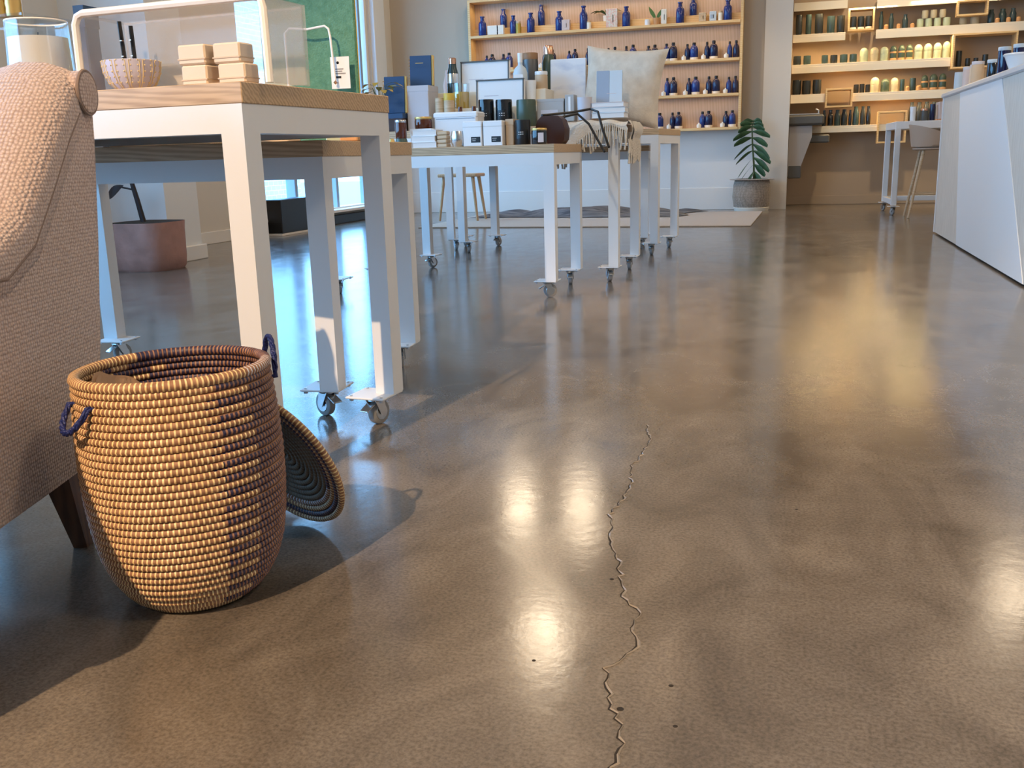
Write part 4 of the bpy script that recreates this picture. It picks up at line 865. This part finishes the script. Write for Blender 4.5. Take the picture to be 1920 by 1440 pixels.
for row, z, nm in ((P2, 1.6, 'second'), (P3, 1.24, 'third'), (P4, 0.889, 'lowest')):
    n = len(row)
    for i, (x, w, h) in enumerate(row):
        big = w > 0.057
        zz = z+0.001
        if big:
            c = lathe_thing('soap_dish', 'white dish under a bottle on %s niche shelf, %s from the right' % (nm, ORD[sum(1 for q in row[i+1:] if q[1] > 0.057)]), 'dish', (x, YB-0.115, zz), (('dish', [(0, 0), (0.040, 0), (0.044, 0.012), (0.044, 0.026), (0, 0.026)], 'label_white'),), group='white dishes', n=16)
            zz += 0.0265
        bottle('dark blue pump bottle on %s niche shelf, %s from the right' % (nm, ORD[n-1-i]), x, zz, w, h-(0.0265 if big else 0), 'cobalt_dark' if (i % 3) else 'cobalt', 'small blue pump bottles', y=YB-0.115 if big else YB-0.085, stopper='black')
        if not big and i < n-1:
            lathe_thing('cream_pot', 'small cream pot on %s niche shelf, %s from the right' % (nm, ORD[sum(1 for q in row[i+1:-1] if q[1] <= 0.057)]), 'pot', (x-0.030, YB-0.165, z+0.001), (('body', [(0, 0), (0.022, 0), (0.026, 0.02), (0.022, 0.038), (0, 0.04)], 'label_white'), ('knob', [(0, 0.039), (0.009, 0.04), (0.007, 0.052), (0, 0.054)], 'label_white')), group='cream pots', n=14)

# ------------------------------------------------------------------ alcove display wall at the right
def ledge(x0, x1, zt, h, lab):
    o = thing('wall_ledge', lab, 'shelf', ((x0+x1)/2, YA-0.16, zt)); 
    MB().box((0, 0, -0.012), (x1-x0, 0.315, 0.024), bev=0.001).build('shelf_board', 'shelf_white', o); MB().box((0, -0.150, -h/2-0.012), (x1-x0, 0.018, h-0.024), bev=0.001).build('fascia', 'shelf_white', o); return o
ledge(-0.055, 0.502, 2.19, 0.085, 'top left white ledge of the alcove, cut by the frame'); ledge(0.80, 4.1, 2.17, 0.085, 'top right white ledge of the alcove, cut by the frame')
ledge(-0.055, 0.492, 1.86, 0.082, 'short white ledge of dark vessels left of the wooden cubby'); ledge(0.806, 4.1, 1.866, 0.092, 'long bright white ledge with mint tumblers in the alcove')
ledge(-0.055, 1.572, 1.543, 0.092, 'white ledge with round topped jars in the alcove middle'); ledge(-0.055, 0.311, 1.225, 0.092, 'short white ledge with three black vessels above the fountain'); ledge(0.601, 1.75, 1.218, 0.090, 'white ledge above the bar table in the alcove'); ledge(0.19, 1.9, 0.876, 0.072, 'lowest white ledge with dark bottles in the alcove')
def cubby(x, w, z0, z1, lab, y=11.66, d=0.24):
    t = thing('wood_cubby', lab, 'cubby', (x, y, z0)); h = z1-z0; k = 0.018
    for z in (k/2, h-k/2): MB().box((0, 0, z), (w, d, k), bev=0.001).build('board', 'plyedge', t)
    for s_ in (-1, 1): MB().box((s_*(w/2-k/2), 0, h/2), (k, d, h-2*k), bev=0.001).build('side_board', 'plyedge', t)
    return t
cubby(0.650, 0.27, 1.868, 2.10, 'wooden cubby with three black cups between the upper ledges', d=0.18, y=11.70); cubby(1.74, 0.30, 1.945, 2.10, 'empty glowing wooden cubby on the long bright ledge', y=11.60, d=0.12); cubby(0.456, 0.284, 1.072, 1.272, 'small wooden cubby beside the three black vessels'); cubby(1.022, 0.298, 0.672, 1.010, 'wooden cubby behind the white bar table', y=11.64, d=0.16); cubby(1.885, 0.62, 1.42, 1.77, 'wide wooden cubby with dark vessels behind the counter jars')
YC = 11.68
def cup(nm, lab, x, z, w, h, m, style, grp, y=YC, band=None):
    t = thing(nm, lab, 'cup' if style != 'egg' else 'jar', (x, y, z+0.0005), 0, grp); r = min(w/2, 0.047)
    if style == 'cup': pr = [(0, 0), (r*0.86, 0), (r*0.95, h*0.08), (r, h*0.5), (r*0.95, h), (r*0.87, h), (r*0.9, h*0.5), (0, h*0.1)]
    elif style == 'egg':
        pr = [(0, 0), (r*0.88, 0), (r, h*0.06), (r, h*0.48), (r*0.96, h*0.49), (r*0.96, h*0.505), (r, h*0.52)]+[(r*math.cos(a*PI/16), h*0.70+h*0.30*math.sin(a*PI/16)) for a in range(0, 8)]+[(0, h)]
    else: pr = [(0, 0), (r*0.9, 0), (r, h*0.1), (r, h*0.62), (r*0.7, h*0.80), (r*0.6, h*0.9), (r*0.66, h), (0, h)]
    MB().lathe(pr, 16).build('body', m, t, smooth=True)
    if band: MB().lathe([(r*1.01, h*0.02), (r*1.02, h*0.14), (r*1.01, h*0.16)], 16).build('band', band, t, smooth=True)
    if band and style == 'egg': MB().lathe([(r*1.01, h*0.49), (r*1.02, h*0.54), (r*1.01, h*0.60)], 16).build('band', band, t, smooth=True)
    return t
def rowcups(row, nm, what, where, z, m, style, grp, band=None, y=YC):
    for i, (x, w, h) in enumerate(row): cup(nm, '%s on %s, %s from the left' % (what, where, ORD[i]), x, z, w, h, m if isinstance(m, str) else m[i % len(m)], style, grp, y, band)
rowcups([(0.004, 0.068, 0.212), (0.105, 0.062, 0.211), (0.215, 0.09, 0.21), (0.34, 0.085, 0.18), (0.443, 0.085, 0.179)], 'dark_vessel', 'black ceramic vessel', 'upper ledge left of cubby', 1.86, ('ceramic_dark', 'ceramic_teal'), 'cup', 'upper black vessels')
rowcups([(0.570, 0.066, 0.13), (0.650, 0.066, 0.13), (0.730, 0.066, 0.13)], 'black_cup', 'black cup with pale rim', 'upper wooden cubby', 1.886, 'ceramic_dark', 'cup', 'cubby cups', band='label_white', y=11.66)
rowcups([(0.856, 0.044, 0.19), (0.96, 0.05, 0.163), (1.1, 0.059, 0.143)], 'teal_vase', 'slim teal vase', 'left of long bright ledge', 1.866, 'ceramic_teal', 'bottle', 'slim teal vases')
rowcups([(0.908, 0.044, 0.05), (1.031, 0.040, 0.05), (1.17, 0.040, 0.048)], 'orange_ball', 'tiny orange pot', 'left of long bright ledge', 1.866, 'terracotta', 'egg', 'orange pots', y=11.63)
rowcups([(1.252, 0.069, 0.088), (1.336, 0.069, 0.088), (1.423, 0.072, 0.088), (1.514, 0.075, 0.088)], 'mint_tumbler', 'bottom row mint tumbler', 'long bright ledge', 1.866, 'ceramic_mint', 'cup', 'mint tumblers')
rowcups([(1.296, 0.066, 0.083), (1.381, 0.068, 0.083), (1.470, 0.068, 0.083)], 'mint_tumbler', 'top row mint tumbler', 'long bright ledge', 1.955, 'ceramic_sand', 'cup', 'stacked mint tumblers')
rowcups([(1.676, 0.074, 0.073), (1.789, 0.09, 0.073)], 'sand_pot', 'sand coloured pot', 'long ledge under glowing cubby', 1.866, 'ceramic_sand', 'cup', 'sand pots')
rowcups([(1.943, 0.066, 0.14), (2.053, 0.076, 0.14), (2.152, 0.066, 0.14)], 'teal_vase', 'teal vase', 'right of long bright ledge', 1.866, 'ceramic_teal', 'bottle', 'teal vases')
rowcups([(1.998, 0.044, 0.05), (2.103, 0.044, 0.05), (2.20, 0.044, 0.05)], 'orange_ball', 'tiny orange pot', 'right of long bright ledge', 1.866, 'terracotta', 'egg', 'orange pots', y=11.63)
rowcups([(-0.002, 0.085, 0.097), (0.105, 0.082, 0.097), (0.292, 0.07, 0.093), (0.388, 0.078, 0.09), (0.491, 0.082, 0.09), (0.590, 0.08, 0.088)], 'dark_mug', 'dark teal mug', 'ledge with domed jars', 1.543, ('ceramic_dark', 'ceramic_teal', 'ceramic_teal'), 'cup', 'dark teal mugs')
rowcups([(0.70, 0.086, 0.149), (0.806, 0.09, 0.15), (0.908, 0.086, 0.149)], 'domed_jar', 'sand and mint domed jar', 'the middle ledge', 1.543, ('ceramic_mint', 'ceramic_sand', 'ceramic_mint'), 'egg', 'domed jars')
rowcups([(1.0, 0.07, 0.155), (1.083, 0.07, 0.158), (1.163, 0.07, 0.158)], 'banded_jar', 'dark jar with orange bands', 'the middle ledge', 1.543, 'olive_tin', 'egg', 'banded jars', band='terracotta')
rowcups([(1.253, 0.08, 0.156), (1.348, 0.08, 0.160), (1.444, 0.08, 0.162), (1.533, 0.078, 0.170)], 'mint_dome_jar', 'tall mint domed jar', 'right of middle ledge', 1.543, 'ceramic_mint', 'egg', 'mint domed jars')
rowcups([(0.005, 0.094, 0.160), (0.110, 0.094, 0.15), (0.222, 0.094, 0.155)], 'black_vessel', 'tall black vessel', 'short ledge above fountain', 1.225, 'ceramic_dark', 'cup', 'tall black vessels')
rowcups([(0.638, 0.056, 0.092), (0.698, 0.055, 0.095), (0.757, 0.05, 0.087)], 'black_mug', 'small black mug', 'ledge above bar table', 1.218, 'black', 'cup', 'small black mugs')
rowcups([(0.83, 0.09, 0.162), (0.936, 0.09, 0.14), (1.032, 0.08, 0.147)], 'domed_jar', 'sand domed jar', 'ledge above bar table', 1.218, ('ceramic_sand', 'olive_tin', 'ceramic_sand'), 'egg', 'lower domed jars')
rowcups([(1.11, 0.05, 0.126), (1.217, 0.066, 0.132)], 'dark_bottle', 'dark bottle', 'ledge above bar table', 1.218, 'ceramic_teal', 'cup', 'dark bottles')
rowcups([(1.163, 0.040, 0.05), (1.278, 0.05, 0.055)], 'orange_ball', 'tiny yellow orange pot', 'ledge above bar table', 1.218, 'terracotta', 'egg', 'orange pots', y=11.63)
rowcups([(1.337, 0.07, 0.160), (1.426, 0.082, 0.167), (1.516, 0.076, 0.168)], 'banded_jar', 'olive jar with orange bands', 'ledge above bar table', 1.218, 'olive_tin', 'egg', 'lower banded jars', band='terracotta')
rowcups([(0.314, 0.045, 0.172), (0.382, 0.057, 0.175), (0.456, 0.066, 0.173), (0.528, 0.066, 0.175), (0.591, 0.034, 0.167), (0.650, 0.067, 0.20), (0.723, 0.056, 0.2), (0.781, 0.05, 0.2)], 'black_bottle', 'black glass bottle', 'lowest ledge left of bar table', 0.876, ('ceramic_dark', 'black_glass', 'ceramic_teal'), 'bottle', 'black glass bottles')
rowcups([(1.225, 0.06, 0.223), (1.30, 0.066, 0.22), (1.375, 0.066, 0.222), (1.45, 0.066, 0.218)], 'black_bottle', 'black glass bottle', 'lowest ledge behind bar table', 0.876, 'ceramic_dark', 'bottle', 'rear black bottles')
rowcups([(1.66, 0.06, 0.17), (1.75, 0.05, 0.09), (1.83, 0.05, 0.09), (1.92, 0.06, 0.12)], 'dark_pot', 'dark pot', 'wide cubby behind counter', 1.438, 'ceramic_dark', 'cup', 'cubby pots')

# drinking fountain on the pier side
df = thing('drinking_fountain', 'grey steel two basin drinking fountain on the alcove side of the pier', 'drinking fountain', (-0.055, 11.42, 0.34))
MB().box((0.17, 0, 0.60), (0.38, 0.42, 0.11), bev=0.02).build('basin', 'brushed', df, smooth=True); MB().box((0.15, 0, 0.662), (0.32, 0.36, 0.012), bev=0.003).build('basin_rim', 'steel', df)
MB().prism([(0.0, 0.0), (0.10, 0.0), (0.24, 0.42), (0.24, 0.54), (0.0, 0.54)], -0.15, 0.15, 'Y').build('shroud', 'grey_plastic', df)
MB().box((0.07, 0, 0.05), (0.14, 0.31, 0.14), bev=0.01).build('lower_panel', 'brushed', df)
MB().box((0.31, 0.10, 0.40), (0.24, 0.20, 0.09), bev=0.015).build('side_basin', 'brushed', df, smooth=True); MB().tube([(0.30, -0.1, 0.66), (0.30, -0.1, 0.70), (0.27, -0.1, 0.715)], 0.008, 8).build('spout', 'steel', df, smooth=True)

# ------------------------------------------------------------------ service counter at the right
CX, CY1, CY0, CH = 1.027, 7.78, 3.2, 1.0
ct = thing('service_counter', 'white faceted service counter with grey stone top at the right edge', 'counter', (CX, CY1, 0))
def facet(poly, dpt, m, nm='facet_panel'):
    n = len(poly); v = [(0.0-dpt, y-CY1, z) for y, z in poly]+[(0.03, y-CY1, z) for y, z in poly]
    MB().add(v, [tuple(range(n))]+[tuple(range(n, 2*n))[::-1]]+[(i, (i+1) % n, n+(i+1) % n, n+i) for i in range(n)]).build(nm, m, ct)
Z0, Z1 = 0.012, 0.965
MB().box((0.45, (CY0-CY1)/2, (Z0+Z1)/2), (0.84, CY1-CY0, Z1-Z0)).build('carcass', 'counter_white', ct)
facet([(7.78, Z0), (7.745, Z0), (7.745, Z1), (7.78, Z1)], 0.006, 'counter_white', 'corner_trim')
facet([(7.743, Z0), (6.735, Z0), (7.04, Z1), (7.50, Z1), (7.743, Z1)], 0.0, 'counter_ash'); facet([(6.73, Z0), (4.81, Z0), (5.70, Z1), (7.035, Z1)], 0.003, 'counter_white'); facet([(4.805, Z0), (3.2, Z0), (3.2, Z1), (5.695, Z1)], 0.0, 'counter_ash')
MB().box((0.45, (CY0-CY1)/2, Z1+0.017), (0.93, CY1-CY0+0.05, 0.034), bev=0.008).build('counter_top', 'counter_top', ct)
MB().box((0.45, (CY0-CY1)/2, 0.0055), (0.83, CY1-CY0-0.02, 0.011)).build('plinth', 'dark_gap', ct)
zc = Z1+0.0345
cj_ = [('jar', 'frosted glass tumbler at the far end of the counter', 1.10, 7.62, 0.035, 0.13, 'pale_blue', None), ('jar', 'clear jar of pink salts with grey lid, first behind the tumbler', 1.12, 7.42, 0.032, 0.15, 'pink_card', 'mauve_box'), ('jar', 'clear jar of pale grains with grey lid, second behind the tumbler', 1.13, 7.24, 0.028, 0.15, 'cream', 'mauve_box'), ('jar', 'tall jar of brown spice with grey lid on the counter', 1.12, 7.05, 0.038, 0.155, 'cream_dark', 'mauve_box'), ('jar', 'dark glass jar with wide pale lid on the counter', 1.13, 6.55, 0.04, 0.125, 'black_glass', 'pale_blue'), ('bottle', 'tall dark blue bottle with pale cap on the counter', 1.12, 6.22, 0.034, 0.165, 'cobalt_dark', 'pale_blue'), ('bottle', 'second dark blue bottle with pale cap on the counter', 1.17, 6.08, 0.034, 0.165, 'cobalt_dark', 'pale_blue')]
for nm, lb, x, y, r, h, m, lid in cj_: canister('counter_'+nm, lb, nm, x, y, zc, r, h-(0.02 if lid else 0), m, lid=(lid, 0.02) if lid else None)
lathe_thing('white_bowl', 'white bowl lid on the counter at the right edge', 'bowl', (1.14, 5.86, zc), (('body', [(0, 0), (0.05, 0), (0.085, 0.09), (0.08, 0.09), (0.045, 0.01), (0, 0.01)], 'mug_white'), ('handle', [(0.086, 0.085), (0.092, 0.092), (0.086, 0.099)], 'mug_white')))

# ------------------------------------------------------------------ white bar table, stool
bt = thing('bar_table', 'tall white metal table with low stretchers and casters in the alcove', 'table', (0.905, 9.85, 0), math.radians(1.5))
for x in (0.025, 1.275):
    for y in (0.025, 0.775):
        MB().box((x, y, 0.44), (0.05, 0.05, 0.70), bev=0.003).build('leg', 'white_metal', bt)
        c = link('caster', CAST[2], bt, (x, y, 0), 0.5); link('wheel', CAST[3], c); link('hub', CAST[4], c); link('caster_plate', CAST[0], bt, (x, y, 0.004))
MB().box((0.65, 0.4, 0.825), (1.3, 0.8, 0.07), bev=0.004).build('top', 'white_metal', bt)
for x in (0.025, 1.275): MB().box((x, 0.4, 0.12), (0.04, 0.70, 0.05), bev=0.003).build('stretcher', 'white_metal', bt)
MB().box((0.65, 0.775, 0.12), (1.2, 0.04, 0.05), bev=0.003).build('stretcher', 'white_metal', bt)
zt = 0.8615
lathe_thing('glass_tumbler', 'shiny white tumbler on the bar table', 'cup', (1.06, 9.98, zt), (('body', [(0, 0), (0.024, 0), (0.028, 0.13), (0.026, 0.13), (0.022, 0.004), (0, 0.004)], 'mug_white'),))
canister('spice_jar', 'small jar with orange lid beside the shiny tumbler on the bar table', 'jar', 1.16, 10.0, zt, 0.032, 0.09, 'brushed', lid=('copper', 0.02)); canister('navy_bottle', 'dark navy bottle left of the pale box on the bar table', 'bottle', 1.235, 10.05, zt, 0.025, 0.15, 'cobalt_dark')
box_thing('pale_box', 'wide pale pink box on the bar table', 'box', (1.49, 10.05, zt), (0.42, 0.22, 0.16), 'pink_card', parts=(('lid', (0, 0, 0.150), (0.424, 0.224, 0.03), 'pink_card'), ('base_strip', (0, 0, 0.006), (0.43, 0.23, 0.012), 'copper')))
so = thing('bar_stool', 'bar stool with wooden legs and curved tan shell seat by the bar table', 'stool', (1.22, 9.60, 0))
for sx in (-1, 1):
    for sy in (-1, 1): MB().tube([(sx*0.20, sy*0.17, 0.0), (sx*0.10, sy*0.10, 0.60)], [0.011, 0.015], 8).build('leg', 'pale_wood', so, smooth=True)
for sy in (-1, 1): MB().tube([(-0.165, sy*0.145, 0.21), (0.165, sy*0.145, 0.21)], 0.008, 8).build('footrest', 'pale_wood', so, smooth=True)
def shell(off):
    def fn(u, v):
        a = PI*(0.15+0.7*u)*1.0+PI/2*0
        ang = PI+(-PI*0.55+PI*1.1*u); r = 0.19
        if v < 0.35: k = v/0.35; return (r*k*math.cos(ang)+0.0, r*k*math.sin(ang), 0.61+off+0.01*k*k)
        k = (v-0.35)/0.65; hh = 0.20*math.sin(PI*(0.12+0.76*u))**0.5
        return ((r+0.03*k+off*0.5)*math.cos(ang), (r+0.03*k+off*0.5)*math.sin(ang), 0.62+off*0.3+hh*k)
    return fn
MB().grid(22, 12, shell(0)).grid(22, 12, shell(0.012)).build('seat_shell', 'stool_shell', so, smooth=True, angle=80)
MB().lathe([(0, 0.595), (0.17, 0.595), (0.185, 0.605), (0.185, 0.615), (0, 0.615)], 24).build('seat', 'stool_shell', so, smooth=True)

# ------------------------------------------------------------------ rugs, wooden stool, plants
rg = thing('jute_rug', 'large flat beige jute rug in front of the back wall', 'rug', (-1.85, 9.58, 0))
MB().box((0, 0, 0.005), (3.08, 2.02, 0.010), bev=0.003, rz=-0.02).build('field', 'jute', rg)
for y in (-0.99, 0.99): MB().box((0, y, 0.0055), (3.05, 0.03, 0.011), bev=0.002, rz=-0.02).build('border', 'jute', rg)
gt = thing('grey_throw', 'rumpled grey wool throw spread on the jute rug', 'throw blanket', (-2.1, 10.12, 0.010))
def rump(u, v):
    x = (u-0.5)*2.15; y = (v-0.5)*0.75*(1-0.15*math.sin(5*u)); e = min(u, 1-u, v, 1-v)
    return (x+0.08*math.sin(7*v)+0.25*(v-0.5), y+0.05*math.sin(9*u), (0.006+0.085*min(1, e*7)*(0.55+0.45*math.sin(11*u+2.5*math.sin(6*v)+5*v))))
MB().grid(60, 26, rump).build('cloth', 'grey_throw', gt, smooth=True, angle=80)
ws = thing('wood_stool', 'low wooden stool with splayed tapered legs near the back left corner', 'stool', (-3.28, 9.55, 0.0115))
MB().box((0, 0, 0.455), (0.42, 0.30, 0.032), bev=0.008).build('seat', 'oak', ws)
for sx in (-1, 1):
    for sy in (-1, 1): MB().tube([(sx*0.155, sy*0.10, 0.442), (sx*0.205, sy*0.14, 0.0)], [0.019, 0.012], 10).build('leg', 'oak', ws, smooth=True)
# monstera in wicker planter
wp = thing('wicker_planter', 'grey wicker planter with folded rim in front of the pier', 'planter', (-0.42, 10.86, 0.0))
MB().lathe([(0, 0), (0.165, 0), (0.185, 0.03), (0.205, 0.15), (0.195, 0.27), (0.18, 0.33), (0.17, 0.33), (0.185, 0.26), (0.19, 0.15), (0.16, 0.02), (0, 0.02)], 32).build('basket', 'wicker', wp, smooth=True)
MB().lathe([(0.172, 0.325), (0.235, 0.328), (0.238, 0.334), (0.172, 0.338)], 32, closed=True).build('rim', 'wicker', wp, smooth=True)
MB().lathe([(0, 0.285), (0.178, 0.29)], 24).build('soil', 'soil', wp)
MB().lathe([(0.168, 0.0), (0.178, 0.0), (0.190, 0.035), (0.186, 0.04)], 32).build('foot_band', 'label_white', wp, smooth=True)
mo = thing('monstera', 'young monstera with one tall deeply split leaf in the wicker planter', 'plant', (-0.42, 10.86, 0.29))
rib = [Vector((0.02, 0, 0)), Vector((0.015, -0.01, 0.2)), Vector((-0.005, -0.02, 0.4)), Vector((-0.015, -0.03, 0.58)), Vector((0.0, -0.03, 0.66))]
MB().tube(rib, [0.011, 0.010, 0.009, 0.007, 0.004], 8).build('stem', 'stem', mo, smooth=True)
def lerp(t):
    t = max(0, min(0.999, t))*(len(rib)-1); i = int(t); return rib[i].lerp(rib[i+1], t-i)
for s_ in (-1, 1):
    for k in range(10):
        t = 0.16+0.80*k/9; p = lerp(t); ln = (0.11+0.11*math.sin(PI*min(1, 0.12+0.95*k/9)))*random.uniform(0.8, 1.12); el = -0.85+1.05*k/9+random.uniform(-.18, .18)
        if s_ < 0 and k in (6, 9): ln *= 1.15
        def lobe(u, v, p=p, ln=ln, el=el, s_=s_):
            d = Vector((s_*math.cos(el), -0.25, math.sin(el)))
            c = p+d*(ln*u)+Vector((0, 0, -0.10*ln*u*u*3.0)); w = 0.072*math.sin(PI*(0.06+0.88*u))**0.5*(0.35+0.65*min(1, u*2.2))
            n = Vector((-math.sin(el)*s_*s_, -0.5, math.cos(el))).normalized()
            return tuple(c+n*((v-0.5)*w)+Vector((0, -0.010*math.sin(PI*v), 0)))
        MB().grid(9, 5, lobe).build('leaf_lobe', 'leaf', mo, smooth=True)
# pink kraft planter with dark plant, far left
kp = thing('kraft_planter', 'crumpled pink kraft paper planter on the floor behind the tables', 'planter', (-3.93, 5.27, 0))
def rr(a, k): 
    c, s_ = math.cos(a), math.sin(a); q = (abs(c)**4+abs(s_)**4)**-0.25; return 0.195*q**0.85*k
rings = []
for z, k in ((0, 0.90), (0.02, 0.97), (0.08, 1.0), (0.16, 1.0), (0.25, 1.02), (0.30, 1.03)):
    rings.append([(rr(2*PI*i/40, k)*math.cos(2*PI*i/40)*(1+0.015*math.sin(7*i+30*z)), rr(2*PI*i/40, k)*math.sin(2*PI*i/40)*(1+0.015*math.cos(5*i+20*z)), z) for i in range(40)])
MB().loft(rings, cap=False).build('bag', 'kraft_pink', kp, smooth=True); MB().loft([[(x*0.97, y*0.97, z) for x, y, z in r] for r in rings[1:]], cap=True).build('lining', 'soil', kp, smooth=True)
dp = thing('rubber_plant', 'dark stemmed house plant growing from the pink kraft planter', 'plant', (-3.95, 5.27, 0.28))
MB().tube([(0, 0, 0), (-0.03, 0, 0.15), (-0.07, 0, 0.32), (-0.06, 0, 0.60)], [0.018, 0.016, 0.013, 0.008], 8).build('stem', 'bark', dp, smooth=True)
MB().tube([(-0.05, 0, 0.22), (-0.15, 0, 0.24)], 0.006, 6).build('branch', 'bark', dp)
for (bx, bz, dx, dz) in ((-0.13, 0.24, -0.14, -0.07), (-0.06, 0.36, 0.12, 0.03), (-0.07, 0.42, -0.16, 0.08), (-0.06, 0.55, 0.12, 0.12), (-0.06, 0.6, -0.1, 0.14)):
    MB().grid(8, 5, lambda u, v: (bx+dx*u, -0.02*math.sin(PI*u)+(v-.5)*0.03, bz+dz*u+(v-0.5)*0.075*math.sin(PI*(0.08+0.88*u)))).build('leaf', 'bark', dp, smooth=True)
